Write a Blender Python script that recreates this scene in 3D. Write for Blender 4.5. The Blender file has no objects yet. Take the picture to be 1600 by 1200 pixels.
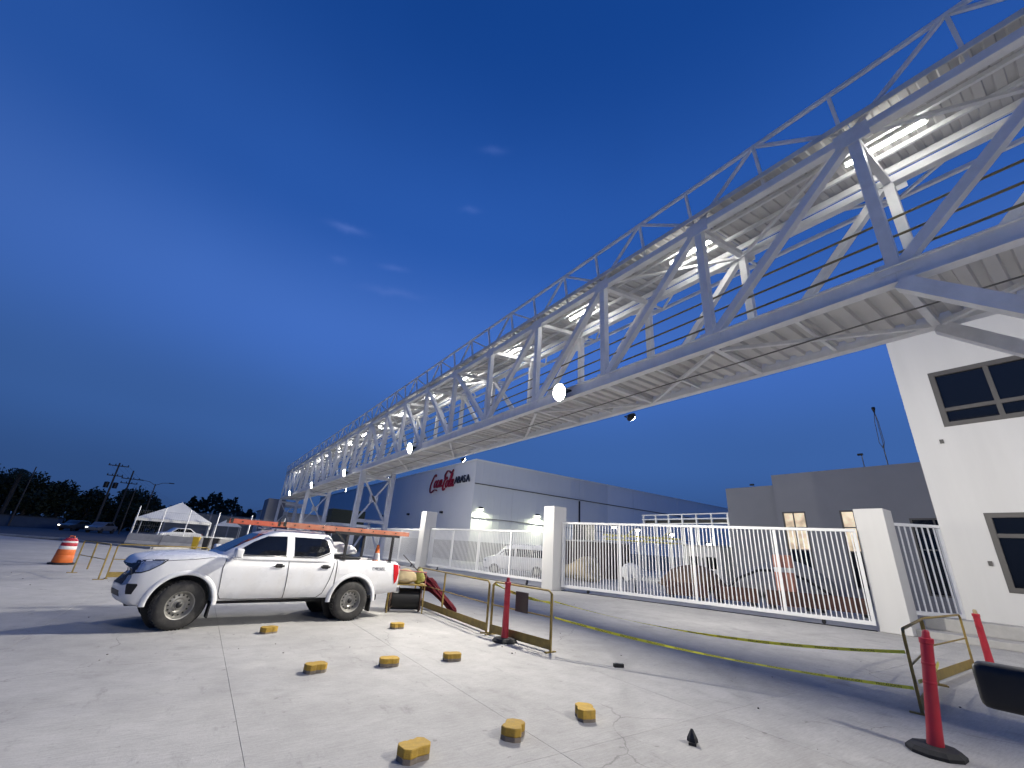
import bpy, bmesh, math, random
from mathutils import Vector, Matrix
from mathutils.bvhtree import BVHTree
random.seed(7)
SC = bpy.context.scene
COL = SC.collection
R = math.radians

# ------------------------------------------------------------------ camera
cam_d = bpy.data.cameras.new('camera')
cam = bpy.data.objects.new('camera', cam_d); COL.objects.link(cam)
cam_d.sensor_width = 36.0
cam_d.lens = 14.737
cam_d.clip_start = 0.05; cam_d.clip_end = 4000
_r = Vector((0.81468914, -0.5761401, 0.06591055))
_u = Vector((-0.2617718, -0.26395609, 0.92833329))
_b = Vector((-0.51745254, -0.77355657, -0.36585939))
cam.matrix_world = Matrix(((_r.x, _u.x, _b.x, 0), (_r.y, _u.y, _b.y, 0), (_r.z, _u.z, _b.z, 1.68), (0, 0, 0, 1)))
SC.camera = cam

# ------------------------------------------------------------------ sky (dusk)
W = bpy.data.worlds.new('World'); SC.world = W; W.use_nodes = True
nt = W.node_tree; nt.nodes.clear()
def N(t, **k):
    n = nt.nodes.new(t)
    for a, v in k.items(): setattr(n, a, v)
    return n
tc = N('ShaderNodeTexCoord'); sep = N('ShaderNodeSeparateXYZ')
nt.links.new(tc.outputs['Generated'], sep.inputs[0])
ramp = N('ShaderNodeValToRGB')
cr = ramp.color_ramp; cr.interpolation = 'EASE'
stops = [(0.0, (0.031, 0.074, 0.205)), (0.07, (0.034, 0.090, 0.260)), (0.20, (0.044, 0.122, 0.365)),
         (0.42, (0.056, 0.158, 0.535)), (0.64, (0.024, 0.105, 0.430)), (0.90, (0.008, 0.064, 0.315))]
while len(cr.elements) < len(stops): cr.elements.new(0.5)
for e, (p, c) in zip(cr.elements, stops): e.position = p; e.color = (*c, 1)
nt.links.new(sep.outputs['Z'], ramp.inputs[0])
# the sky is a little brighter towards the afterglow ahead and to the right
vd = N('ShaderNodeVectorMath', operation='DOT_PRODUCT'); vd.inputs[1].default_value = (0.80, 0.60, 0.0)
nt.links.new(tc.outputs['Generated'], vd.inputs[0])
mr = N('ShaderNodeMapRange'); mr.inputs['From Min'].default_value = -0.2; mr.inputs['From Max'].default_value = 1.0
mr.inputs['To Min'].default_value = 0.76; mr.inputs['To Max'].default_value = 1.06
nt.links.new(vd.outputs['Value'], mr.inputs[0])
mul = N('ShaderNodeVectorMath', operation='SCALE')
nt.links.new(ramp.outputs[0], mul.inputs[0]); nt.links.new(mr.outputs[0], mul.inputs['Scale'])
# a few thin torn cloud wisps: direction, half length, half height, strength
nz = N('ShaderNodeTexNoise'); nz.inputs['Scale'].default_value = 26; nz.inputs['Detail'].default_value = 5; nz.inputs['Roughness'].default_value = 0.6
nt.links.new(tc.outputs['Generated'], nz.inputs['Vector'])
def M2(op, a, b):
    n = N('ShaderNodeMath', operation=op)
    for i, v in enumerate((a, b)):
        if isinstance(v, (int, float)): n.inputs[i].default_value = v
        elif v is not None: nt.links.new(v, n.inputs[i])
    return n.outputs[0]
def DOT(v):
    n = N('ShaderNodeVectorMath', operation='DOT_PRODUCT'); n.inputs[1].default_value = v; nt.links.new(tc.outputs['Generated'], n.inputs[0]); return n.outputs['Value']
wisps = [(0.133, 0.785, 0.605, 0.03, 0.007, 0.42), (0.131, 0.825, 0.549, 0.014, 0.007, 0.2), (0.239, 0.79, 0.565, 0.026, 0.006, 0.26), (0.25, 0.817, 0.52, 0.055, 0.008, 0.24), (0.351, 0.634, 0.689, 0.018, 0.006, 0.22), (0.353, 0.527, 0.773, 0.022, 0.007, 0.22)]
tot = None
for (dx, dy, dz, la, lb, st_) in wisps:
    c_ = Vector((dx, dy, dz)).normalized(); u_w = Vector((c_.y, -c_.x, 0.06)).normalized(); v_w = c_.cross(u_w).normalized()
    e_ = M2('ADD', M2('POWER', M2('ABSOLUTE', M2('DIVIDE', DOT(u_w), la), None), 2.0), M2('POWER', M2('ABSOLUTE', M2('DIVIDE', M2('ADD', DOT(v_w), M2('MULTIPLY', M2('SUBTRACT', nz.outputs[0], 0.5), lb * 2.4)), lb), None), 2.0))
    g_w = M2('MULTIPLY', M2('EXPONENT', M2('MULTIPLY', e_, -1.0), None), M2('MULTIPLY', M2('GREATER_THAN', DOT(c_), 0.0), st_))
    tot = g_w if tot is None else M2('ADD', tot, g_w)
cm = N('ShaderNodeMapRange'); cm.inputs['To Max'].default_value = 1.0
nt.links.new(tot, cm.inputs[0])
mix = N('ShaderNodeMixRGB'); mix.inputs[2].default_value = (0.12, 0.21, 0.60, 1)
nt.links.new(cm.outputs[0], mix.inputs[0]); nt.links.new(mul.outputs[0], mix.inputs[1])
# large soft unevenness
nz2 = N('ShaderNodeTexNoise'); nz2.inputs['Scale'].default_value = 1.6; nz2.inputs['Detail'].default_value = 3
nt.links.new(tc.outputs['Generated'], nz2.inputs['Vector'])
mr2 = N('ShaderNodeMapRange'); mr2.inputs['To Min'].default_value = 0.86; mr2.inputs['To Max'].default_value = 1.14
nt.links.new(nz2.outputs[0], mr2.inputs[0])
mul2 = N('ShaderNodeVectorMath', operation='SCALE')
nt.links.new(mix.outputs[0], mul2.inputs[0]); nt.links.new(mr2.outputs[0], mul2.inputs['Scale'])
sky = N('ShaderNodeTexSky', sky_type='NISHITA'); sky.sun_disc = False
sky.sun_elevation = R(-4.0); sky.sun_rotation = R(60); sky.air_density = 1.0; sky.ozone_density = 4.0
bg1 = N('ShaderNodeBackground'); bg1.inputs[1].default_value = 0.05
nt.links.new(sky.outputs[0], bg1.inputs[0])
bg2 = N('ShaderNodeBackground'); bg2.inputs[1].default_value = 0.95
nt.links.new(mul2.outputs[0], bg2.inputs[0])
ads = N('ShaderNodeAddShader'); out = N('ShaderNodeOutputWorld')
nt.links.new(bg1.outputs[0], ads.inputs[0]); nt.links.new(bg2.outputs[0], ads.inputs[1]); nt.links.new(ads.outputs[0], out.inputs[0])

SC.view_settings.view_transform = 'Standard'; SC.view_settings.look = 'None'
SC.view_settings.exposure = 0.0; SC.view_settings.gamma = 1.0
try: SC.view_settings.use_curve_mapping = False
except Exception: pass
SC.cycles.use_denoising = True
try: SC.cycles.denoiser = 'OPENIMAGEDENOISE'
except Exception: pass
SC.cycles.max_bounces = 6; SC.cycles.sample_clamp_indirect = 6.0; SC.cycles.sample_clamp_direct = 0.0
SC.cycles.caustics_reflective = False; SC.cycles.caustics_refractive = False

# ------------------------------------------------------------------ materials
# strength of the floodlights on the two sides of the bridge (W)
FLOOD_N, FLOOD_F = 1330.0, 690.0
MATS = {}
def mat(name, col, rough=0.6, metal=0.0, var=0.12, scale=4.0, bump=0.0, bscale=60.0, spec=0.4, dirt=0.0,
        dirtcol=(0.16, 0.14, 0.11), emit=None, estr=0.0, coat=0.0, rand=0.0, streak=False, space='pos'):
    if name in MATS: return MATS[name]
    m = bpy.data.materials.new(name); m.use_nodes = True
    t = m.node_tree; bs = t.nodes['Principled BSDF']
    bs.inputs['Base Color'].default_value = (*col, 1); bs.inputs['Roughness'].default_value = rough
    bs.inputs['Metallic'].default_value = metal; bs.inputs['Specular IOR Level'].default_value = spec
    bs.inputs['Coat Weight'].default_value = coat; bs.inputs['Coat Roughness'].default_value = 0.08
    if emit:
        bs.inputs['Emission Color'].default_value = (*emit, 1); bs.inputs['Emission Strength'].default_value = estr
    if var > 0:
        if space == 'pos':
            g = t.nodes.new('ShaderNodeNewGeometry'); vec = g.outputs['Position']
        else:
            g = t.nodes.new('ShaderNodeTexCoord'); vec = g.outputs['Object']
        if streak:
            mpn = t.nodes.new('ShaderNodeMapping'); mpn.inputs['Scale'].default_value = (1, 1, 0.12)
            t.links.new(vec, mpn.inputs[0]); vec = mpn.outputs[0]
        n1 = t.nodes.new('ShaderNodeTexNoise'); n1.inputs['Scale'].default_value = scale; n1.inputs['Detail'].default_value = 6; n1.inputs['Roughness'].default_value = 0.62
        t.links.new(vec, n1.inputs['Vector'])
        mrn = t.nodes.new('ShaderNodeMapRange'); mrn.inputs['From Min'].default_value = 0.28; mrn.inputs['From Max'].default_value = 0.72
        mrn.inputs['To Min'].default_value = 1 - var; mrn.inputs['To Max'].default_value = 1 + var * 0.6
        t.links.new(n1.outputs[0], mrn.inputs[0])
        sc = t.nodes.new('ShaderNodeVectorMath'); sc.operation = 'SCALE'; sc.inputs[0].default_value = col
        t.links.new(mrn.outputs[0], sc.inputs['Scale'])
        last = sc.outputs[0]
        if rand > 0:
            oi = t.nodes.new('ShaderNodeObjectInfo'); m3 = t.nodes.new('ShaderNodeMapRange')
            m3.inputs['To Min'].default_value = 1 - rand; m3.inputs['To Max'].default_value = 1 + rand
            t.links.new(oi.outputs['Random'], m3.inputs[0])
            s3 = t.nodes.new('ShaderNodeVectorMath'); s3.operation = 'SCALE'
            t.links.new(last, s3.inputs[0]); t.links.new(m3.outputs[0], s3.inputs['Scale']); last = s3.outputs[0]
        if dirt > 0:
            n2 = t.nodes.new('ShaderNodeTexNoise'); n2.inputs['Scale'].default_value = scale * 0.45; n2.inputs['Detail'].default_value = 8; n2.inputs['Roughness'].default_value = 0.7
            t.links.new(vec, n2.inputs['Vector'])
            m2 = t.nodes.new('ShaderNodeMapRange'); m2.inputs['From Min'].default_value = 0.5; m2.inputs['From Max'].default_value = 0.78
            m2.inputs['To Max'].default_value = dirt
            t.links.new(n2.outputs[0], m2.inputs[0])
            mx = t.nodes.new('ShaderNodeMixRGB'); mx.inputs[2].default_value = (*dirtcol, 1)
            t.links.new(m2.outputs[0], mx.inputs[0]); t.links.new(last, mx.inputs[1]); last = mx.outputs[0]
        t.links.new(last, bs.inputs['Base Color'])
        rr = t.nodes.new('ShaderNodeMapRange'); rr.inputs['To Min'].default_value = max(0.02, rough - 0.12); rr.inputs['To Max'].default_value = min(1, rough + 0.12)
        t.links.new(n1.outputs[0], rr.inputs[0]); t.links.new(rr.outputs[0], bs.inputs['Roughness'])
        if bump > 0:
            n4 = t.nodes.new('ShaderNodeTexNoise'); n4.inputs['Scale'].default_value = bscale; n4.inputs['Detail'].default_value = 4
            t.links.new(vec, n4.inputs['Vector'])
            bp = t.nodes.new('ShaderNodeBump'); bp.inputs['Strength'].default_value = bump; bp.inputs['Distance'].default_value = 0.02
            t.links.new(n4.outputs[0], bp.inputs['Height']); t.links.new(bp.outputs[0], bs.inputs['Normal'])
    MATS[name] = m
    return m

def concrete_floor():
    m = bpy.data.materials.new('concrete_floor'); m.use_nodes = True
    t = m.node_tree; bs = t.nodes['Principled BSDF']; L = t.links.new
    g = t.nodes.new('ShaderNodeNewGeometry').outputs['Position']
    def noise(s, d, ro, stretch=None):
        v = g
        if stretch:
            mpn = t.nodes.new('ShaderNodeMapping'); mpn.inputs['Scale'].default_value = stretch; mpn.inputs['Rotation'].default_value = (0, 0, R(17)); L(g, mpn.inputs[0]); v = mpn.outputs[0]
        n = t.nodes.new('ShaderNodeTexNoise'); n.inputs['Scale'].default_value = s; n.inputs['Detail'].default_value = d; n.inputs['Roughness'].default_value = ro
        L(v, n.inputs['Vector']); return n.outputs[0]
    def rng(x, a, b, c, d):
        n = t.nodes.new('ShaderNodeMapRange'); n.inputs['From Min'].default_value = a; n.inputs['From Max'].default_value = b
        n.inputs['To Min'].default_value = c; n.inputs['To Max'].default_value = d; L(x, n.inputs[0]); return n.outputs[0]
    def mulv(a, b):
        n = t.nodes.new('ShaderNodeMath'); n.operation = 'MULTIPLY'; L(a, n.inputs[0]); L(b, n.inputs[1]); return n.outputs[0]
    big = rng(noise(0.35, 4, 0.6), 0.3, 0.7, 0.84, 1.08)
    mid = rng(noise(2.2, 8, 0.68), 0.3, 0.7, 0.86, 1.07)
    fine = rng(noise(38, 5, 0.7), 0.3, 0.7, 0.90, 1.06)
    broom = rng(noise(5, 4, 0.6, (1.0, 9.0, 1.0)), 0.35, 0.75, 1.04, 0.86)
    scuff = rng(noise(1.4, 9, 0.75, (3.0, 1.0, 1.0)), 0.57, 0.72, 1.0, 0.70)
    spots = rng(noise(9, 2, 0.5), 0.70, 0.76, 1.0, 0.72)
    oi = t.nodes.new('ShaderNodeObjectInfo'); rnd = rng(oi.outputs['Random'], 0, 1, 0.975, 1.02)
    # dark stains and the sweeping tyre marks of turning trucks
    stain = rng(noise(0.9, 6, 0.55), 0.63, 0.70, 1.0, 0.84)
    def track(cx, cy, r0, w, dark):
        sp_ = t.nodes.new('ShaderNodeVectorMath'); sp_.operation = 'DISTANCE'; cb = t.nodes.new('ShaderNodeVectorMath'); cb.operation = 'MULTIPLY'; cb.inputs[1].default_value = (1, 1, 0)
        L(g, cb.inputs[0]); L(cb.outputs[0], sp_.inputs[0]); sp_.inputs[1].default_value = (cx, cy, 0)
        a_ = t.nodes.new('ShaderNodeMath'); a_.operation = 'SUBTRACT'; L(sp_.outputs['Value'], a_.inputs[0]); a_.inputs[1].default_value = r0
        b_ = t.nodes.new('ShaderNodeMath'); b_.operation = 'ABSOLUTE'; L(a_.outputs[0], b_.inputs[0])
        band_ = rng(b_.outputs[0], w * .35, w, 1.0, 0.0); nm_ = rng(noise(1.1, 6, .65), .42, .62, 0.0, 1.0)
        return rng(mulv(band_, nm_), 0, 1, 1.0, dark)
    vo = t.nodes.new('ShaderNodeTexVoronoi'); vo.feature = 'DISTANCE_TO_EDGE'; vo.inputs['Scale'].default_value = 0.21
    wob = t.nodes.new('ShaderNodeTexNoise'); wob.inputs['Scale'].default_value = 1.7; wob.inputs['Detail'].default_value = 7; L(g, wob.inputs['Vector'])
    wv = t.nodes.new('ShaderNodeVectorMath'); wv.operation = 'MULTIPLY_ADD'; L(wob.outputs['Color'], wv.inputs[0]); wv.inputs[1].default_value = (.55, .55, 0); L(g, wv.inputs[2]); L(wv.outputs[0], vo.inputs['Vector'])
    cmask = rng(noise(0.5, 3, .5), .46, .54, 0.0, 1.0); crk = rng(vo.outputs['Distance'], .0, .0022, 1.0, 0.0)
    crack = rng(mulv(cmask, crk), 0, 1, 1.0, .62)
    marks = mulv(crack, mulv(mulv(track(-4, 15, 14.0, .16, .86), track(-4, 15, 15.6, .16, .87)), mulv(track(14, -6, 12.2, .15, .88), track(14, -6, 13.8, .15, .88))))
    f = mulv(mulv(mulv(mulv(big, mid), mulv(fine, broom)), mulv(mulv(scuff, spots), rnd)), mulv(stain, marks))
    s = t.nodes.new('ShaderNodeVectorMath'); s.operation = 'SCALE'; s.inputs[0].default_value = (0.455, 0.443, 0.422)
    L(f, s.inputs['Scale']); L(s.outputs[0], bs.inputs['Base Color'])
    bs.inputs['Roughness'].default_value = 0.85; bs.inputs['Specular IOR Level'].default_value = 0.25
    ad = t.nodes.new('ShaderNodeMath'); ad.operation = 'ADD'; L(noise(70, 4, 0.7), ad.inputs[0]); L(noise(9, 5, 0.6, (1, 6, 1)), ad.inputs[1])
    bp = t.nodes.new('ShaderNodeBump'); bp.inputs['Strength'].default_value = 0.35; bp.inputs['Distance'].default_value = 0.012
    L(ad.outputs[0], bp.inputs['Height']); L(bp.outputs[0], bs.inputs['Normal'])
    return m
M_FLOOR = concrete_floor()

WHITE_STEEL = mat('white_painted_steel', (0.82, 0.82, 0.82), 0.45, var=0.12, scale=2.3, dirt=0.30, dirtcol=(0.42, 0.39, 0.35))
WHITE_SHEET = mat('white_corrugated_sheet', (0.66, 0.65, 0.63), 0.5, var=0.10, scale=0.9, dirt=0.18, dirtcol=(0.38, 0.35, 0.30))
GATE_WHITE = mat('white_gate_paint', (0.80, 0.80, 0.79), 0.4, var=0.06, scale=2.0)
PLASTER = mat('white_plaster', (0.62, 0.615, 0.60), 0.85, var=0.07, scale=0.7, bump=0.15, bscale=90, dirt=0.12, dirtcol=(0.45, 0.43, 0.40), streak=True)
GREY_PLASTER = mat('grey_plaster', (0.25, 0.255, 0.275), 0.85, var=0.07, scale=0.5, bump=0.1, bscale=60)
CONC = mat('raw_concrete', (0.44, 0.43, 0.41), 0.9, var=0.18, scale=2.2, bump=0.3, bscale=50, dirt=0.3, dirtcol=(0.26, 0.25, 0.23))
CLAD = mat('warehouse_cladding', (0.70, 0.71, 0.72), 0.55, var=0.05, scale=0.15)
CLAD2 = mat('warehouse_cladding_pale', (0.78, 0.79, 0.80), 0.55, var=0.05, scale=0.15)
DADO = mat('warehouse_dado_concrete', (0.27, 0.265, 0.26), 0.9, var=0.12, scale=0.8)
RUBBER = mat('black_rubber', (0.022, 0.022, 0.023), 0.75, var=0.3, scale=9, dirt=0.35, dirtcol=(0.10, 0.095, 0.085))
TYRE = mat('tyre_rubber', (0.035, 0.034, 0.033), 0.8, var=0.25, scale=12, dirt=0.5, dirtcol=(0.12, 0.11, 0.10), space='obj')
BLACKPL = mat('black_plastic', (0.012, 0.012, 0.013), 0.45, var=0.15, scale=10)
BLACKMET = mat('black_metal', (0.018, 0.018, 0.02), 0.5, var=0.2, scale=8)
GLASS_DK = mat('dark_glass', (0.006, 0.007, 0.009), 0.05, var=0, spec=0.7)
ALU = mat('bronze_aluminium', (0.10, 0.095, 0.09), 0.5, var=0.08, scale=3)
PAINTW = mat('white_car_paint', (0.74, 0.74, 0.74), 0.28, var=0.05, scale=2.0, coat=0.5, dirt=0.38, dirtcol=(0.52, 0.47, 0.38), space='obj')
CHROME = mat('chrome', (0.55, 0.55, 0.56), 0.18, metal=1.0, var=0)
STEELRIM = mat('steel_rim', (0.36, 0.35, 0.32), 0.45, metal=0.6, var=0.2, scale=14, dirt=0.4, dirtcol=(0.16, 0.14, 0.11), space='obj')
REDLENS = mat('red_lens', (0.50, 0.012, 0.015), 0.15, var=0, coat=0.6, spec=0.6)
YELSTEEL = mat('yellow_painted_angle', (0.30, 0.215, 0.055), 0.6, var=0.30, scale=7, dirt=0.65, dirtcol=(0.13, 0.085, 0.045))
REDPOST = mat('red_plastic_post', (0.44, 0.026, 0.042), 0.42, var=0.14, scale=6, dirt=0.25, dirtcol=(0.30, 0.12, 0.11))
ORANGE = mat('orange_plastic', (0.72, 0.16, 0.03), 0.5, var=0.12, scale=5, dirt=0.2, dirtcol=(0.35, 0.15, 0.07))
REFLW = mat('white_band', (0.78, 0.76, 0.73), 0.5, var=0.1, scale=8)
PAVER = mat('yellow_paver_paint', (0.46, 0.29, 0.045), 0.8, var=0.22, scale=22, bump=0.35, bscale=160, dirt=0.55, dirtcol=(0.25, 0.19, 0.10), rand=0.16)
PAVERB = mat('bare_paver_concrete', (0.24, 0.20, 0.16), 0.9, var=0.2, scale=22, bump=0.4, bscale=160)
FIBER = mat('orange_fibreglass', (0.44, 0.085, 0.045), 0.5, var=0.12, scale=5, dirt=0.3, dirtcol=(0.50, 0.26, 0.17))
REDCLOTH = mat('dark_red_cloth', (0.11, 0.008, 0.014), 0.9, var=0.25, scale=14)
TAPE = mat('yellow_tape', (0.68, 0.66, 0.05), 0.4, var=0.1, scale=6)
TAPEINK = mat('black_ink', (0.012, 0.012, 0.012), 0.6, var=0)
BARK = mat('bark', (0.06, 0.05, 0.04), 0.9, var=0.3, scale=3)
LEAF = mat('dark_leaves', (0.028, 0.040, 0.018), 0.7, var=0.4, scale=0.6, rand=0.1)
LAMPON = mat('lamp_lens_lit', (0.9, 0.9, 0.85), 0.3, var=0, emit=(1.0, 0.96, 0.86), estr=60)
TUBEON = mat('tube_lit', (0.9, 0.9, 0.9), 0.3, var=0, emit=(1.0, 0.98, 0.93), estr=65)
WALLLAMP = mat('wall_lamp_lit', (0.9, 0.9, 0.8), 0.3, var=0, emit=(0.96, 1.0, 0.70), estr=30)
WHITELAMP = mat('small_lamp_lit', (0.9, 0.9, 0.85), 0.3, var=0, emit=(1.0, 0.97, 0.88), estr=22)
TAN = mat('tan_sack', (0.42, 0.34, 0.20), 0.9, var=0.2, scale=9, bump=0.3, bscale=30)
WSACK = mat('white_sack', (0.72, 0.72, 0.70), 0.8, var=0.1, scale=9)
CANVAS = mat('white_canvas', (0.70, 0.70, 0.68), 0.8, var=0.06, scale=1.2)

# ------------------------------------------------------------------ mesh helpers
class MB:
    def __init__(s): s.v = []; s.f = []
    def add(s, vs, fs, M=None):
        o = len(s.v)
        for p in vs:
            p = Vector(p)
            s.v.append(M @ p if M is not None else p)
        for f in fs: s.f.append([i + o for i in f])
        return s
    def box(s, c, d, M=None, rot=None):
        x, y, z = d[0] / 2, d[1] / 2, d[2] / 2
        vs = [(-x, -y, -z), (x, -y, -z), (x, y, -z), (-x, y, -z), (-x, -y, z), (x, -y, z), (x, y, z), (-x, y, z)]
        T = Matrix.Translation(c)
        if rot: T = T @ Matrix.Rotation(rot[2], 4, 'Z') @ Matrix.Rotation(rot[1], 4, 'Y') @ Matrix.Rotation(rot[0], 4, 'X')
        if M is not None: T = M @ T
        return s.add(vs, [(3, 2, 1, 0), (4, 5, 6, 7), (0, 1, 5, 4), (1, 2, 6, 5), (2, 3, 7, 6), (3, 0, 4, 7)], T)
    def bar(s, p, q, w, h=None, up=(0, 0, 1)):
        h = w if h is None else h
        p = Vector(p); q = Vector(q); d = (q - p); L = d.length; d.normalize()
        u = Vector(up)
        if abs(d.dot(u)) > 0.98: u = Vector((1, 0, 0))
        a = d.cross(u).normalized(); b = a.cross(d).normalized()
        vs = []
        for e in (p, q):
            for sx, sy in ((-1, -1), (1, -1), (1, 1), (-1, 1)): vs.append(e + a * (sx * w / 2) + b * (sy * h / 2))
        return s.add(vs, [(0, 1, 2, 3)[::-1], (4, 5, 6, 7), (0, 1, 5, 4), (1, 2, 6, 5), (2, 3, 7, 6), (3, 0, 4, 7)])
    def tube(s, p, q, r, n=8, r2=None):
        r2 = r if r2 is None else r2
        p = Vector(p); q = Vector(q); d = (q - p).normalized()
        u = Vector((0, 0, 1)) if abs(d.z) < 0.95 else Vector((1, 0, 0))
        a = d.cross(u).normalized(); b = a.cross(d).normalized()
        vs = []; fs = []
        for e, rr in ((p, r), (q, r2)):
            for i in range(n):
                t = 2 * math.pi * i / n; vs.append(e + a * (math.cos(t) * rr) + b * (math.sin(t) * rr))
        for i in range(n): j = (i + 1) % n; fs.append((i, j, n + j, n + i))
        fs.append(tuple(range(n))[::-1]); fs.append(tuple(range(n, 2 * n)))
        return s.add(vs, fs)
    def path(s, pts, r, n=6):
        pts = [Vector(p) for p in pts]; vs = []; fs = []
        for k, p in enumerate(pts):
            d = (pts[min(k + 1, len(pts) - 1)] - pts[max(k - 1, 0)]).normalized()
            u = Vector((0, 0, 1)) if abs(d.z) < 0.95 else Vector((1, 0, 0))
            a = d.cross(u).normalized(); b = a.cross(d).normalized()
            for i in range(n):
                t = 2 * math.pi * i / n; vs.append(p + a * (math.cos(t) * r) + b * (math.sin(t) * r))
        for k in range(len(pts) - 1):
            for i in range(n): j = (i + 1) % n; fs.append((k * n + i, k * n + j, (k + 1) * n + j, (k + 1) * n + i))
        fs.append(tuple(range(n))[::-1]); fs.append(tuple(range((len(pts) - 1) * n, len(pts) * n)))
        return s.add(vs, fs)
    def lathe(s, prof, n=20, M=None, closed=False):
        vs = []; fs = []; m = len(prof)
        for r, z in prof:
            for i in range(n):
                t = 2 * math.pi * i / n; vs.append((r * math.cos(t), r * math.sin(t), z))
        for k in range(m if closed else m - 1):
            k2 = (k + 1) % m
            for i in range(n): j = (i + 1) % n; fs.append((k * n + i, k * n + j, k2 * n + j, k2 * n + i))
        if not closed:
            if prof[0][0] > 1e-5: fs.append(tuple(range(n))[::-1])
            if prof[-1][0] > 1e-5: fs.append(tuple(range((m - 1) * n, m * n)))
        return s.add(vs, fs, M)
    def prism(s, poly, z0, z1, M=None):
        n = len(poly); vs = [(x, y, z0) for x, y in poly] + [(x, y, z1) for x, y in poly]
        fs = [tuple(range(n))[::-1], tuple(range(n, 2 * n))] + [(i, (i + 1) % n, n + (i + 1) % n, n + i) for i in range(n)]
        return s.add(vs, fs, M)
    def mesh(s, name, m, bevel=0, smooth=False, seg=1):
        me = bpy.data.meshes.new(name)
        me.from_pydata([tuple(p) for p in s.v], [], s.f)
        bm = bmesh.new(); bm.from_mesh(me)
        bmesh.ops.recalc_face_normals(bm, faces=bm.faces)
        if bevel > 0:
            es = [e for e in bm.edges if e.is_manifold and e.calc_face_angle(0) > 0.5]
            bmesh.ops.bevel(bm, geom=es, offset=bevel, segments=seg, affect='EDGES', profile=0.6, clamp_overlap=True)
        bm.to_mesh(me); bm.free()
        if smooth:
            for p in me.polygons: p.use_smooth = True
            if smooth is not True:
                try: me.set_sharp_from_angle(angle=smooth)
                except Exception: pass
        me.materials.append(m)
        return me
    def build(s, name, m, parent=None, loc=None, rotz=0, bevel=0, smooth=False, seg=1):
        return link(name, s.mesh(name, m, bevel, smooth, seg), parent, loc, rotz)
def link(name, me, parent=None, loc=None, rotz=0, rot=None):
    o = bpy.data.objects.new(name, me); COL.objects.link(o)
    if parent is not None: o.parent = parent
    if loc is not None: o.location = loc
    if rot is not None: o.rotation_euler = rot
    elif rotz: o.rotation_euler = (0, 0, rotz)
    return o
def thing(name, label, cat, loc=(0, 0, 0), rotz=0, group=None):
    o = bpy.data.objects.new(name, None); COL.objects.link(o)
    o.empty_display_size = 0.3; o.location = loc; o.rotation_euler = (0, 0, rotz)
    return tag(o, label, cat, group)
def tag(o, label, cat, group=None):
    o['label'] = label; o['category'] = cat
    if group: o['group'] = group
    return o
def struct(o): o['kind'] = 'structure'; return o
def kids(o): return [c for c in bpy.data.objects if c.parent == o]
def dup(root, loc, rotz=None, label=None, skip=()):
    r = root.copy(); COL.objects.link(r); r.location = loc
    if rotz is not None: r.rotation_euler = (0, 0, rotz)
    if label: r['label'] = label
    for ch in kids(root):
        if ch.name.split('.')[0] in skip: continue
        c = ch.copy(); COL.objects.link(c); c.parent = r
        for g in kids(ch):
            d = g.copy(); COL.objects.link(d); d.parent = c
    return r
def text_mesh(txt, size, m, depth=0.004, shear=0.0):
    cu = bpy.data.curves.new('txt', 'FONT'); cu.body = txt; cu.size = size; cu.extrude = depth; cu.shear = shear
    cu.resolution_u = 3
    o = bpy.data.objects.new('txt', cu); COL.objects.link(o)
    bpy.context.view_layer.update()
    me = bpy.data.meshes.new_from_object(o.evaluated_get(bpy.context.evaluated_depsgraph_get()))
    bpy.data.objects.remove(o); bpy.data.curves.remove(cu)
    me.materials.clear(); me.materials.append(m)
    return me
def smoothstep(a, b, x):
    t = max(0, min(1, (x - a) / (b - a))); return t * t * (3 - 2 * t)
def lerp_tab(tab, x):
    if x <= tab[0][0]: return tab[0][1]
    for (a, va), (b, vb) in zip(tab, tab[1:]):
        if x <= b: t = (x - a) / (b - a); return va + (vb - va) * t
    return tab[-1][1]
# ================================================================== SETTING
EARTH = mat('dark_earth', (0.07, 0.068, 0.06), 0.95, var=0.3, scale=0.3)
ASPH = mat('asphalt', (0.085, 0.088, 0.095), 0.9, var=0.2, scale=0.6, bump=0.2, bscale=80)
JOINT = mat('forecourt_concrete', (0.40, 0.39, 0.37), 0.95, var=0.15, scale=1.0)
def sheet(name, poly, z, m, parent=None):
    mb = MB(); mb.add([(x, y, z) for x, y in poly], [tuple(range(len(poly)))])
    return mb.build(name, m, parent)
ground = struct(sheet('ground', [(-1500, -1500), (1500, -1500), (1500, 1500), (-1500, 1500)], -0.05, EARTH))
fore = struct(sheet('forecourt', [(-60, -30), (130, -30), (130, 110), (14, 110), (-0.2, 44), (-2.5, 40.6), (-7.2, 47.0), (-13.2, 53.2), (-60, 74)], -0.0065, JOINT))
XJ = [0.76 + 2.43 * k for k in range(-9, 8)]
YJ = [3.55 + 5.0 * k for k in range(-2, 8)]
sb = MB(); g_ = 0.0015
sb.box((0, 0, -0.005), (2.43 - 2 * g_, 5.0 - 2 * g_, 0.010))
slab_me = sb.mesh('concrete_slab', M_FLOOR, bevel=0.0015)
for x0 in XJ[:-1]:
    for y0 in YJ[:-1]:
        cx, cy = x0 + 1.215, y0 + 2.5
        if cx < -2 and cy > 36: continue
        link('concrete_slab', slab_me, fore, (cx, cy, 0))
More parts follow.
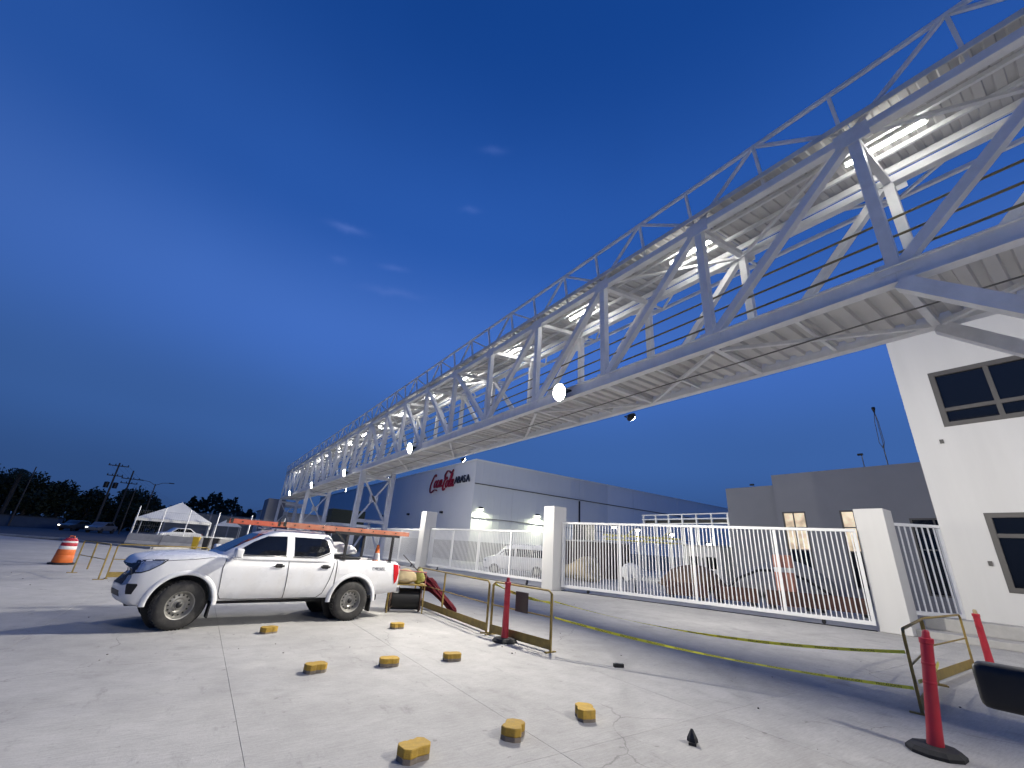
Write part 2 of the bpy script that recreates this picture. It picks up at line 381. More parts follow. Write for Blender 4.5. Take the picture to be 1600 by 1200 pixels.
# sheet of unjointed concrete where the slabs can no longer be told apart
sheet('worn_concrete', [(-59, 38.6), (-59, 72.5), (-13.3, 52.8), (-7.3, 46.6), (-2.6, 40.2), (-1.7, 38.6)], -0.004, M_FLOOR, fore)
sheet('worn_concrete', [(-59, -6.5), (-59, 38.55), (-21.12, 38.55), (-21.12, -6.5)], -0.0045, M_FLOOR, fore)
sheet('worn_concrete', [(17.80, -12), (17.80, 44), (60, 44), (60, -12)], -0.005, M_FLOOR, fore)
sheet('worn_concrete', [(-1.6, 38.6), (0.4, 43.8), (17.75, 43.8), (17.75, 38.6)], -0.0042, M_FLOOR, fore)
kerb_pts = [(-60, 74.2), (-13.2, 53.6), (-8.9, 50.8), (-7.2, 47.4), (-2.4, 41.0), (-0.2, 44.5)]
road = struct(sheet('road', kerb_pts[:-1] + [(-0.2, 44.4), (14, 110), (-60, 128)], -0.02, ASPH))
kb = MB()
for a, b in zip(kerb_pts, kerb_pts[1:]):
    kb.bar((a[0], a[1], 0.05), (b[0], b[1], 0.05), 0.22, 0.16)
struct(kb.build('kerb', CONC, bevel=0.01))

# ================================================================== PEDESTRIAN BRIDGE
BX, BY, BZ = 8.9, 27.0, 5.92
XN, XF = 7.9 - BX, 9.95 - BX
P = 3.07
NK = range(-3, 22)
def yk(k): return 1.16 + P * k - BY
ZC0, ZC1 = 0.0, 0.31                 # bottom chord
ZTN, ZTF = 9.12 - BZ, 9.38 - BZ      # top chords
Y0, Y1 = yk(-3) - 0.1, yk(21) + 0.1
bridge = thing('pedestrian_bridge', 'long white steel truss footbridge with corrugated roof crossing above the yard', 'bridge', (BX, BY, BZ))
def bpart(name, mb, m=WHITE_STEEL, bevel=0.0): return mb.build(name, m, bridge, bevel=bevel)
for X in (XN, XF):
    for k in list(NK)[:-1]:
        mb = MB(); mb.box((X, (yk(k) + yk(k + 1)) / 2, 0.155), (0.10, P - 0.004, 0.27))
        mb.box((X, (yk(k) + yk(k + 1)) / 2, 0.302), (0.20, P - 0.004, 0.022)); mb.box((X, (yk(k) + yk(k + 1)) / 2, 0.008), (0.20, P - 0.004, 0.022))
        bpart('bottom_chord', mb)
for X, Z in ((XN, ZTN), (XF, ZTF)):
    mb = MB(); mb.box((X, (Y0 + Y1) / 2, Z), (0.18, Y1 - Y0, 0.18)); bpart('top_chord', mb, bevel=0.01)
# posts and diagonals: shared meshes
def member(name, p, q, w, key, cache={}):
    p = Vector(p); q = Vector(q); d = q - p; L = round(d.length, 3)
    kk = (key, L, w)
    if kk not in cache:
        mb = MB(); mb.box((0, 0, L / 2), (w, w, L)); cache[kk] = mb.mesh(name, WHITE_STEEL)
    o = bpy.data.objects.new(name, cache[kk]); COL.objects.link(o); o.parent = bridge
    d.normalize(); y = Vector((1, 0, 0)) if abs(d.x) < 0.9 else Vector((0, 1, 0))
    x = y.cross(d).normalized(); y = d.cross(x).normalized()
    o.matrix_local = Matrix(((x.x, y.x, d.x, p.x), (x.y, y.y, d.y, p.y), (x.z, y.z, d.z, p.z), (0, 0, 0, 1)))
    return o
for X, ZT in ((XN, ZTN), (XF, ZTF)):
    for k in NK:
        member('post', (X, yk(k), 0.315), (X, yk(k), ZT - 0.09), 0.17, 'post')
        gp = MB(); gp.box((X - 0.095 if X < 0 else X + 0.095, yk(k), ZT - 0.04), (0.012, 0.52, 0.34)); bpart('gusset_plate', gp)
        gp = MB(); gp.box((X - 0.062 if X < 0 else X + 0.062, yk(k), 0.28), (0.012, 0.46, 0.20)); bpart('gusset_plate', gp)
    for k in list(NK)[:-1]:
        # bays fall towards mid-span (nodes 4, 12 and 18)
        up_right = k < 4 or 9 <= k < 12 or 15 <= k < 18
        # towards smaller y is to the right of the photograph
        if up_right: a, b = yk(k + 1) - 0.12, yk(k) + 0.12
        else: a, b = yk(k) + 0.12, yk(k + 1) - 0.12
        member('diagonal', (X, a, 0.33), (X, b, ZT - 0.10), 0.155, 'diag')
# near parapet truss standing on the roof edge
XP, ZP = XN - 0.20, ZTN + 1.08
mb = MB(); mb.box((XP, (Y0 + Y1) / 2, ZP), (0.07, Y1 - Y0, 0.07)); bpart('parapet_chord', mb)
mb = MB(); mb.box((XN - 0.06, (Y0 + Y1) / 2, ZTN + 0.34), (0.05, Y1 - Y0, 0.05)); bpart('parapet_chord', mb)
for k in NK:
    member('parapet_post', (XN - 0.02, yk(k) + 0.12, ZTN + 0.09), (XP, yk(k) + 0.12, ZP - 0.03), 0.06, 'pp')
    if k < 21:
        ym = yk(k) + P / 2
        member('parapet_post', (XN - 0.02, ym, ZTN + 0.09), (XP, ym, ZP - 0.03), 0.06, 'pp')
        member('parapet_diagonal', (XN - 0.02, yk(k), ZTN + 0.10), (XP, ym - 0.06, ZP - 0.03), 0.06, 'pd')
        member('parapet_diagonal', (XN - 0.02, yk(k + 1), ZTN + 0.10), (XP, ym + 0.06, ZP - 0.03), 0.06, 'pd')
# far wing truss
XW, ZW = XF + 0.78, ZTF + 0.10
mb = MB(); mb.box((XW, (Y0 + Y1) / 2, ZW), (0.08, Y1 - Y0, 0.08)); bpart('wing_chord', mb)
for k in NK:
    member('wing_strut', (XF + 0.09, yk(k), ZTF), (XW - 0.04, yk(k), ZW), 0.06, 'ws')
    if k < 21:
        member('wing_strut', (XF + 0.09, yk(k) + 0.9, ZTF), (XW - 0.04, yk(k) + 0.06, ZW), 0.055, 'wd')
    if k > -3:
        member('wing_strut', (XF + 0.09, yk(k) - 0.9, ZTF), (XW - 0.04, yk(k) - 0.06, ZW), 0.055, 'wd')
# roof: cross beams, purlins, corrugated sheets, fascia
def corr(W_, L_, n, amp, th=0.006, fl=0.38):
    # trapezoid ribs running along x, repeated n times along y
    mb = MB(); ys = []; zs = []; pit = L_ / n
    for i in range(n):
        b = -L_ / 2 + i * pit
        for fy, z in ((0.0, 0), (0.5 - fl / 2 - 0.08, 0), (0.5 - fl / 2, amp), (0.5 + fl / 2, amp), (0.5 + fl / 2 + 0.08, 0)):
            ys.append(b + fy * pit); zs.append(z)
    ys.append(L_ / 2); zs.append(0)
    m = len(ys); vs = []; fs = []
    for s in (-1, 1):
        for t in (0, th):
            for y, z in zip(ys, zs): vs.append((s * W_ / 2, y, z + t))
    A, B, C, D = 0, m, 2 * m, 3 * m
    for i in range(m - 1):
        fs += [(A + i, A + i + 1, C + i + 1, C + i), (B + i, D + i, D + i + 1, B + i + 1), (A + i, B + i, B + i + 1, A + i + 1), (C + i, C + i + 1, D + i + 1, D + i)]
    fs += [(A, C, D, B), (A + m - 1, B + m - 1, D + m - 1, C + m - 1)]
    mb.add(vs, fs); return mb
RZ = 0.30
tilt = math.atan2(ZTF - ZTN, XF - XN)
roof_me = corr(2.36, P - 0.01, 12, 0.045).mesh('roof_sheet', WHITE_SHEET)
deck_me = corr(XF - XN - 0.21, P - 0.01, 10, 0.07).mesh('deck_panel', WHITE_SHEET)
for k in list(NK)[:-1]:
    yc = yk(k) + P / 2
    link('roof_sheet', roof_me, bridge, (0.05, yc, (ZTN + ZTF) / 2 + RZ), rot=(0, -tilt, 0))
    link('deck_panel', deck_me, bridge, (0, yc, 0.13))
    mb = MB(); mb.bar((XN - 0.18, yc, ZTN + RZ - 0.05), (XN - 0.18, yc, ZTN + RZ - 0.05 + 0.001), 0.01)
fm = MB(); fm.box((XN + 0.14, (Y0 + Y1) / 2, ZTN + 0.17), (0.05, Y1 - Y0, 0.16)); bpart('eave_beam', fm)
fm = MB(); fm.box((XF - 0.14, (Y0 + Y1) / 2, ZTF + 0.17), (0.05, Y1 - Y0, 0.16)); bpart('eave_beam', fm)
fm = MB(); fm.box((XN - 0.15, (Y0 + Y1) / 2, ZTN + 0.26), (0.03, Y1 - Y0, 0.12)); bpart('gutter', fm, WHITE_SHEET)
for fx in (0.33, 0.67):
    X = XN + (XF - XN) * fx; Z = ZTN + (ZTF - ZTN) * fx
    fm = MB(); fm.box((X, (Y0 + Y1) / 2, Z + 0.245), (0.06, Y1 - Y0, 0.09)); bpart('purlin', fm)
for k in NK:
    member('roof_beam', (XN + 0.09, yk(k), ZTN), (XF - 0.09, yk(k), ZTF), 0.13, 'rb')
    member('floor_beam', (XN + 0.105, yk(k), 0.055), (XF - 0.105, yk(k), 0.055), 0.11, 'fb')
    if k < 21:
        member('floor_beam', (XN + 0.105, yk(k) + P / 2, 0.075), (XF - 0.105, yk(k) + P / 2, 0.075), 0.06, 'fb2')
        s = 1 if k % 2 else -1
        member('floor_brace', (s * XN * 0.86, yk(k) + 0.1, -0.02), (-s * XN * 0.86, yk(k + 1) - 0.1, -0.02), 0.07, 'fd')
        member('roof_brace', (-s * XN * 0.86, yk(k) + 0.1, (ZTN + ZTF) / 2 + 0.02), (s * XN * 0.86, yk(k + 1) - 0.1, (ZTN + ZTF) / 2 - 0.02), 0.07, 'rd')
BRASS = mat('ochre_handrail', (0.20, 0.16, 0.075), 0.5, var=0.15, scale=3)
for X in (XN + 0.14, XF - 0.14):
    for z in (0.62, 0.94, 1.28):
        mb = MB(); mb.tube((X, Y0, z), (X, Y1, z), 0.021, 6); bpart('handrail', mb, BRASS)
mb = MB(); mb.tube((-0.12, Y0, -0.07), (-0.12, Y1, -0.07), 0.014, 6); bpart('conduit', mb, mat('grey_conduit', (0.16, 0.16, 0.15), 0.6, var=0.1))
# knee braces at the near end
for X in (XN, XF):
    member('knee_brace', (X, yk(-1) + 0.15, -2.6), (X, yk(0) - 0.02, -0.005), 0.22, 'kb')

# towers that carry it
def tower(y, label, low):
    t = thing('bridge_tower', label, 'tower', (BX, y, 0), group='lattice legs of the footbridge')
    for X in (XN, XF):
        mb = MB(); mb.box((X, 0, (BZ - 0.006) / 2), (0.30, 0.30, BZ - 0.006)); mb.box((X, 0, 0.02), (0.55, 0.55, 0.04)); mb.build('leg', WHITE_STEEL, t)
    zm = 2.75
    for z in (zm, 5.55):
        mb = MB(); mb.bar((XN + 0.15, 0, z), (XF - 0.15, 0, z), 0.18, 0.20); mb.build('cross_beam', WHITE_STEEL, t)
    for s in (-1, 1):
        mb = MB(); mb.bar((s * XN + s * 0.15, 0.02 * s, zm + 0.12), (-s * XN - s * 0.15, 0.02 * s, 5.42), 0.10, 0.10); mb.build('brace', WHITE_STEEL, t)
        mb = MB(); mb.bar((s * (XN + 0.15), 0, 0.9), (s * 0.05, 0, zm - 0.1), 0.10, 0.10); mb.build('brace', WHITE_STEEL, t)
    mb = MB(); mb.prism([(-0.26, -0.2), (0.26, -0.2), (0.26, 0.2), (-0.26, 0.2)], -0.07, 0.07, Matrix.Translation((0, 0, 4.15)) @ Matrix.Rotation(R(90), 4, 'X')); mb.build('gusset_plate', WHITE_STEEL, t)
    return t
tower(1.16 + P * 9, 'white X-braced steel tower under the footbridge, behind the pickup rack', 0)
tower(1.16 + P * 15, 'white steel tower under the footbridge above the pickup roof, second from the far end', 0)
tower(1.16 + P * 21, 'white steel tower under the far end of the footbridge, beside the stair block', 0)
tower(1.16 - P, 'white steel tower carrying the near end of the footbridge by the white building', 0)

# ------------------------------------------------------------------ lamps of the bridge
def flood(x, y, z, s, label, power, grp, tilt_=11):
    t = thing('flood_lamp', label, 'lamp', (x, y, z), group=grp)
    Mx = Matrix.Rotation(R(tilt_) * s, 4, 'Y')
    if s > 0: t.scale = (.62, .62, .55)
    My = Mx @ Matrix.Rotation(R(90) * s, 4, 'Y')
    mb = MB(); mb.lathe([(.0, -.10), (.10, -.10), (.13, -.04), (.25, .04), (.27, .09), (.255, .095), (.0, .09)], 24, My); mb.build('housing', BLACKMET, t, smooth=R(40))
    mb = MB(); mb.lathe([(.25, .092), (.235, .125), (.18, .155), (.10, .172), (.0, .178)], 24, My); mb.build('lens', LAMPON, t, smooth=True)
    mb = MB(); mb.bar((-s * 0.10, 0.28, 0.02), (s * 0.05, 0.28, 0.0), 0.02, 0.05); mb.bar((-s * 0.10, -0.28, 0.02), (s * 0.05, -0.28, 0.0), 0.02, 0.05); mb.bar((-s * 0.11, -0.29, 0.02), (-s * 0.11, 0.29, 0.02), 0.03, 0.05); mb.build('bracket', BLACKMET, t)
    if power > 0:
        ld = bpy.data.lights.new('bulb', 'AREA'); ld.shape = 'DISK'; ld.size = 0.44
        ld.energy = power; ld.color = (1.0, 0.95, 0.86)
        lo = bpy.data.objects.new('bulb', ld); COL.objects.link(lo); lo.parent = t
        d = Mx @ Vector((s, 0, 0)); lo.location = d * 0.185
        lo.rotation_euler = d.to_track_quat('-Z', 'Y').to_euler()
    return t
names = {-3.0: 'lit floodlight on the footbridge edge nearest the white building',
         8.74: 'largest glaring floodlight on the footbridge edge, over the middle of the yard',
         20.0: 'second lit floodlight along the footbridge edge, left of the biggest glare',
         32.3: 'third lit floodlight along the footbridge edge, just left of the X-braced tower',
         43.8: 'fourth lit floodlight along the footbridge edge, above the pickup roof',
         56.2: 'last small floodlight at the far end of the footbridge edge'}
for y, lb in names.items(): flood(7.62, y, 6.04, -1, lb, FLOOD_N, 'floodlights on the yard side of the footbridge')
fn = {-2.6: 'floodlight on the gate side of the footbridge nearest the white building',
      8.43: 'dark backed floodlight under the gate side of the footbridge, right of the biggest glare',
      19.44: 'dark backed floodlight under the footbridge just above the warehouse corner',
      30.9: 'dark backed floodlight under the footbridge by the X-braced tower'}
fn[42.4] = 'added floodlight on the gate side of the footbridge over the pale walkway roof'  # extra floodlight, added to light the warehouse front
for y, lb in fn.items(): flood(10.25, y, 5.86, 1, lb, FLOOD_F if y < 25 else FLOOD_F * 1.0, 'floodlights on the gate side of the footbridge', 20 if y < 25 else 6)
places = ['nearest to the photo right edge'] + [w_ + ' from the photo right edge' for w_ in 'second third fourth fifth sixth seventh eighth ninth tenth eleventh twelfth thirteenth fourteenth fifteenth sixteenth seventeenth eighteenth'.split()]
tm = MB(); tm.tube((0, -0.60, 0), (0, 0.60, 0), 0.028, 10); tube_me = tm.mesh('tube', TUBEON, smooth=True)
hm = MB(); hm.box((0, 0, 0.055), (0.12, 1.26, 0.045)); hm.box((0, -0.62, 0.02), (0.06, 0.03, 0.07)); hm.box((0, 0.62, 0.02), (0.06, 0.03, 0.07)); hous_me = hm.mesh('housing', GATE_WHITE)
i = 0; y = -3.2
while y < 65:
    lb = 'lit tube lamp under the footbridge roof, ' + places[i - 1] if i >= 1 else 'lit tube lamp under the footbridge roof at the end off the photo'
    t = thing('tube_lamp', lb, 'lamp', (8.78, y, 9.36), group='tube lamps under the footbridge roof')
    link('tube', tube_me, t); link('housing', hous_me, t)
    y += 4.1; i += 1

# ================================================================== GATES AND PILLARS
def bar_gate(name, label, p0, p1, z0, z1, cat, posts, sp=0.142, th=0.036, track=True):
    p0 = Vector((*p0, 0)); p1 = Vector((*p1, 0)); d = p1 - p0; L = d.length
    t = thing(name, label, cat, p0, math.atan2(d.y, d.x))
    for nm, z, hh in (('top_rail', z1 - 0.05, 0.10), ('bottom_rail', z0 + 0.06, 0.12)):
        mb = MB(); mb.box((L / 2, 0, z), (L, 0.09, hh)); mb.build(nm, GATE_WHITE, t, bevel=0.006)
    for f in [0.0] + list(posts) + [1.0]:
        x = 0.05 + f * (L - 0.10)
        mb = MB(); mb.box((x, 0, (z0 + z1) / 2), (0.10, 0.085, z1 - z0 - 0.224)); mb.build('stile', GATE_WHITE, t)
    mb = MB(); mb.box((0, 0, 0), (th, th, z1 - z0 - 0.222)); me = mb.mesh('bar', GATE_WHITE)
    n = int(L / sp)
    for i in range(1, n):
        x = i * L / n
        if any(abs(x - (0.05 + f * (L - 0.10))) < 0.08 for f in posts): continue
        link('bar', me, t, (x, 0, (z0 + z1) / 2 + 0.01))
    if track:
        mb = MB(); mb.box((L / 2, 0, 0.012), (L, 0.10, 0.022)); mb.build('track', BLACKMET, t)
        for f in (0.12, 0.88):
            mb = MB(); mb.tube((L * f, -0.02, 0.085), (L * f, 0.02, 0.085), 0.062, 12); mb.box((L * f, 0.035, z0 / 2 + 0.06), (0.12, 0.02, z0 * 0.9)); mb.build('roller', BLACKMET, t)
    return t
def pillar(x, y, h, w, label):
    mb = MB(); mb.box((0, 0, h / 2), (w, w, h))
    o = mb.build('gate_pillar', PLASTER, None, (x, y, 0), bevel=0.012); return tag(o, label, 'pillar', 'white gate pillars')
pillar(13.35, 29.5, 3.8, 0.84, 'white square gate pillar nearest the pickup tail and red umbrella')
pillar(14.7, 17.15, 3.85, 0.82, 'white square gate pillar between the two sliding gate leaves')
pillar(19.12, 5.30, 3.80, 0.84, 'white square gate pillar nearest the white building')
bar_gate('sliding_gate', 'white barred sliding gate leaf between the two left pillars, van behind it', (13.4, 29.0), (14.62, 17.62), 0.26, 2.68, 'gate', (0.25, 0.50, 0.76), th=0.030)
bar_gate('sliding_gate', 'widest white barred sliding gate leaf, in front of the grey building', (14.8, 16.66), (18.60, 5.74), 0.16, 3.12, 'gate', (0.255, 0.53, 0.79))
bar_gate('sliding_gate', 'white barred fence leaf left of the pillar, behind the pickup bed', (12.5, 40.5), (13.3, 29.98), 0.26, 2.62, 'gate', (0.33, 0.66), th=0.030)
bar_gate('pedestrian_gate', 'narrow white barred side gate between pillar and white building', (19.58, 5.10), (20.83, 4.02), 0.56, 3.42, 'gate', (), sp=0.175, track=False)
walk = struct(sheet('raised_walk', [(19.0, 4.95), (19.0, -14), (60, -14), (60, 4.95)], 0.0, CONC))
bpy.data.objects.remove(walk)
mb = MB(); mb.box((21.5, -4.55, 0.09), (5.0, 19.0, 0.20)); walk = struct(mb.build('raised_walk', CONC, bevel=0.015))
mb = MB(); mb.box((22.0, -4.60, 0.37), (4.1, 18.9, 0.36)); mb.build('upper_step', CONC, walk, bevel=0.015)

# ================================================================== BUILDINGS
def window(parent, X, y0, y1, z0, z1, ym, zm, fw=0.11, lit=None, name='window'):
    # facade facing -X; y0>y1; local coordinates of parent
    w = MB(); d = 0.16
    w.box((X + d / 2 - 0.03, (y0 + y1) / 2, z1 - fw / 2), (d, y0 - y1, fw)); w.box((X + d / 2 - 0.03, (y0 + y1) / 2, z0 + fw / 2), (d, y0 - y1, fw))
    for y in (y0 - fw / 2, y1 + fw / 2): w.box((X + d / 2 - 0.03, y, (z0 + z1) / 2), (d, fw, z1 - z0 - 2 * fw))
    f = w.build(name, ALU, parent)
    ys = [y1 + fw] + sorted(ym) + [y0 - fw]; zs = [z0 + fw] + sorted(zm) + [z1 - fw]
    for y in ym:
        b = MB(); b.box((X + d / 2 - 0.026, y, (z0 + z1) / 2), (d * 0.8, fw * 0.8, z1 - z0 - 2 * fw)); b.build('mullion', ALU, f)
    for z in zm:
        b = MB(); b.box((X + d / 2 - 0.024, (y0 + y1) / 2, z), (d * 0.78, y0 - y1 - 2 * fw, fw * 0.8)); b.build('transom', ALU, f)
    for ya, yb in zip(ys, ys[1:]):
        for j, (za, zb) in enumerate(zip(zs, zs[1:])):
            b = MB(); b.box((X + 0.06, (ya + yb) / 2, (za + zb) / 2), (0.012, yb - ya - 0.002, zb - za - 0.002))
            b.build('pane', (lit[j] if lit else GLASS_DK), f)
    return f
def wall_with_holes(name, X, depth, y0, y1, H, holes, m, parent, z0=0.0):
    """front wall slab facing -X, from y1 to y0, with rectangular openings (ya>yb, za<zb)"""
    mb = MB(); ys = sorted({y0, y1} | {h[0] for h in holes} | {h[1] for h in holes}); zs = sorted({z0, H} | {h[2] for h in holes} | {h[3] for h in holes})
    def solid(a, b, c, d):
        return not any(h[1] <= (a + b) / 2 <= h[0] and h[2] <= (c + d) / 2 <= h[3] for h in holes)
    ny, nz = len(ys) - 1, len(zs) - 1
    S = [[solid(ys[i], ys[i + 1], zs[j], zs[j + 1]) for j in range(nz)] for i in range(ny)]
    for i in range(ny):
        for j in range(nz):
            a, b, c, d = ys[i], ys[i + 1], zs[j], zs[j + 1]
            if S[i][j]:
                for x in (X, X + depth): mb.add([(x, a, c), (x, b, c), (x, b, d), (x, a, d)], [(0, 1, 2, 3)])
            for (di, dj, q) in ((-1, 0, [(X, a, c), (X + depth, a, c), (X + depth, a, d), (X, a, d)]), (0, -1, [(X, a, c), (X + depth, a, c), (X + depth, b, c), (X, b, c)])):
                ii, jj = i + di, j + dj
                prev = S[ii][jj] if ii >= 0 and jj >= 0 else False
                if prev != S[i][j]: mb.add(q, [(0, 1, 2, 3)])
            if i == ny - 1 and S[i][j]: mb.add([(X, b, c), (X + depth, b, c), (X + depth, b, d), (X, b, d)], [(0, 1, 2, 3)])
            if j == nz - 1 and S[i][j]: mb.add([(X, a, d), (X + depth, a, d), (X + depth, b, d), (X, b, d)], [(0, 1, 2, 3)])
    o = mb.build(name, m, parent)
    bm = bmesh.new(); bm.from_mesh(o.data); bmesh.ops.remove_doubles(bm, verts=bm.verts, dist=1e-4); bmesh.ops.recalc_face_normals(bm, faces=bm.faces); bm.to_mesh(o.data); bm.free()
    return o
# white office building at the right
wb = thing('office_building', 'white plastered two-storey building with dark framed windows right of the gates', 'building', (20.8, 4.0, 0.54))
h1 = (-0.90, -5.2, 6.22, 8.30); h2 = (-1.15, -4.6, 0.90, 3.26)
DIM = mat('dim_interior', (0.03, 0.03, 0.033), 0.9, var=0)
wall_with_holes('wall', 0, 0.25, 0, -14, 10.6, [h1, h2], PLASTER, wb)
mb = MB(); mb.box((9.3, -7.0, 5.27), (18.0, 13.9, 10.54)); mb.build('wall', PLASTER, wb)
window(wb, 0.02, h1[0], h1[1], h1[2], h1[3], [-2.35, -3.75], [6.84], 0.16)
window(wb, 0.02, h2[0], h2[1], h2[2], h2[3], [-2.9], [2.56], 0.15)
for (y, z) in ((-0.72, 5.72), (-0.95, 1.72)):
    mb = MB(); mb.box((-0.02, y, z), (0.04, 0.10, 0.14)); mb.build('junction_box', ALU, wb)
# grey building behind the wide gate
WARM = bpy.data.materials.new('lit_room'); WARM.use_nodes = True
_t = WARM.node_tree; _b2 = _t.nodes['Principled BSDF']; _b2.inputs['Base Color'].default_value = (0.5, 0.4, 0.3, 1)
_g = _t.nodes.new('ShaderNodeNewGeometry'); _n = _t.nodes.new('ShaderNodeTexNoise'); _n.inputs['Scale'].default_value = 1.6; _n.inputs['Detail'].default_value = 3
_t.links.new(_g.outputs['Position'], _n.inputs['Vector'])
_r2 = _t.nodes.new('ShaderNodeValToRGB'); _r2.color_ramp.elements[0].position = 0.35; _r2.color_ramp.elements[0].color = (0.34, 0.25, 0.14, 1); _r2.color_ramp.elements[1].position = 0.65; _r2.color_ramp.elements[1].color = (0.95, 0.80, 0.58, 1)
_t.links.new(_n.outputs[0], _r2.inputs[0]); _t.links.new(_r2.outputs[0], _b2.inputs['Emission Color']); _b2.inputs['Emission Strength'].default_value = 0.85
gb = thing('grey_building', 'dark grey rendered block with two warmly lit windows behind the wide gate', 'building', (34, 15, 0))
holes = [(-0.35, -1.85, 0.8, 5.46), (-3.85, -5.45, 0.8, 5.46), (-7.25, -9.4, 0.8, 4.92)]
wall_with_holes('wall', 0, 0.3, 0, -10.4, 8.12, holes, GREY_PLASTER, gb)
mb = MB(); mb.box((6.4, -5.2, 4.03), (12.0, 10.35, 8.06)); mb.build('wall', GREY_PLASTER, gb)
window(gb, 0.03, *holes[0], [-1.05], [2.95, 4.4], 0.09, [GLASS_DK, WARM, WARM])
window(gb, 0.03, *holes[1], [-4.6], [2.95, 4.4], 0.09, [GLASS_DK, WARM, WARM])
window(gb, 0.03, *holes[2], [-8.3], [3.2], 0.09)
mb = MB(); mb.box((7.5, 2.0, 3.75), (13.6, 3.98, 7.5)); mb.build('wing', GREY_PLASTER, gb)
lm = MB(); lm.tube((38.0, 8.95, 8.05), (37.9, 9.0, 12.9), 0.035, 6); mst = thing('roof_mast', 'tall thin lattice mast on the grey building roof', 'mast', (38, 9, 8.06))
lm = MB(); lm.tube((0, 0, 0), (0.0, 0.0, 2.2), 0.035, 6)
for a in range(3):
    t_ = a * 2.094
    lm.path([(0.03 * math.cos(t_), 0.03 * math.sin(t_), 2.0), (0.16 * math.cos(t_), 0.16 * math.sin(t_), 2.4), (0.12 * math.cos(t_), 0.12 * math.sin(t_), 3.9), (0.02 * math.cos(t_), 0.02 * math.sin(t_), 4.6)], 0.022, 5)
lm.build('pole', mat('grey_mast', (0.18, 0.19, 0.21), 0.6, var=0.1), mst)
lm = MB(); lm.lathe([(0.02, 4.55), (0.12, 4.95), (0.10, 5.05), (0.0, 5.08)], 8); lm.build('beacon', BLACKPL, mst)
for (x, y, z, h, lb) in ((36, 9.8, 8.06, 1.25, 'short camera post on the grey building roof left of the tall mast'), (36.5, 17.6, 7.5, 0.42, 'tiny camera post on the lower grey roof wing')):
    t = thing('camera_post', lb, 'camera', (x, y, z)); mb = MB(); mb.tube((0, 0, 0), (0, 0, h), 0.03, 6); mb.build('pole', MATS['grey_mast'], t)
    mb = MB(); mb.box((-0.08, 0.05, h + 0.04), (0.16, 0.30, 0.12)); mb.build('camera_housing', BLACKPL, t)

# warehouse
WX, WY, WH = 26.5, 46.5, 12.0
wh = thing('warehouse', 'huge pale clad warehouse with red script sign beyond the gates', 'building', (WX, WY, 0))
mb = MB(); mb.box((60.06, 45.06, 5.97), (119.88, 89.88, 11.94)); mb.build('wall', CLAD, wh)
def clad(w, h, n, m, nm):
    mb = MB(); xs = []; pit = w / n; pr = []
    for i in range(n):
        for f, z in ((0.0, 0.0), (0.06, 0.012), (0.2, 0.012), (0.26, 0.0)): pr.append((i * pit + f * pit, z))
    pr.append((w, 0)); k = len(pr); vs = [(x, -0.02 - z, 0) for x, z in pr] + [(x, -0.02 - z, h) for x, z in pr]
    vs += [(x, 0.0, 0) for x, z in pr] + [(x, 0.0, h) for x, z in pr]
    fs = []
    for i in range(k - 1): fs += [(i, i + 1, k + i + 1, k + i), (2 * k + i, 3 * k + i, 3 * k + i + 1, 2 * k + i + 1), (k + i, k + i + 1, 3 * k + i + 1, 3 * k + i), (i, 2 * k + i, 2 * k + i + 1, i + 1)]
    fs += [(0, k, 3 * k, 2 * k), (k - 1, 3 * k - 1, 4 * k - 1, 2 * k - 1)]
    mb.add(vs, fs); return mb.mesh(nm, m)
up1 = clad(5.96, 2.86, 6, CLAD, 'cladding_panel'); lo1 = clad(5.96, 6.78, 6, CLAD, 'cladding_panel')
up2 = clad(5.96, 2.86, 6, CLAD2, 'cladding_panel'); lo2 = clad(5.96, 6.78, 6, CLAD2, 'cladding_panel')
full = clad(5.96, 9.68, 10, CLAD, 'cladding_panel')
for i in range(20):
    a, b = (up1, lo1) if i < 4 else (up2, lo2)  # far bays take paler panels, their lit look put into the colour
    link('cladding_panel', a, wh, (0.02 + 6 * i, 0.10, 9.12)); link('cladding_panel', b, wh, (0.02 + 6 * i, 0.10, 2.26))
for i in range(14):
    link('cladding_panel', full, wh, (0.10, 6.0 * (i + 1), 2.26), rotz=R(-90))
mb = MB(); mb.box((60, 0.06, 1.12), (119.9, 0.10, 2.24)); mb.build('dado', DADO, wh)
mb = MB(); mb.box((0.05, 45, 1.12), (0.10, 89.8, 2.24)); mb.build('dado', DADO, wh)
mb = MB(); mb.box((60, 0.03, 9.055), (119.8, 0.12, 0.08)); mb.build('pipe_run', BLACKMET, wh)
mb = MB(); mb.box((60, 0.05, 5.0), (119.8, 0.12, 0.05)); mb.build('pipe_run', BLACKMET, wh)
mb = MB(); mb.box((18.0, 0.02, 7.2), (0.22, 0.12, 3.4)); mb.build('downpipe', BLACKMET, wh)
mb = MB(); mb.box((60, 45, 12.03), (120.1, 90.1, 0.14)); mb.build('roof_edge', CLAD2, wh)
for y in (8.2, 20.0, 31.5):
    mb = MB(); mb.box((-0.08, y, 5.75), (0.3, 0.5, 0.28)); mb.build('vent', BLACKMET, wh)
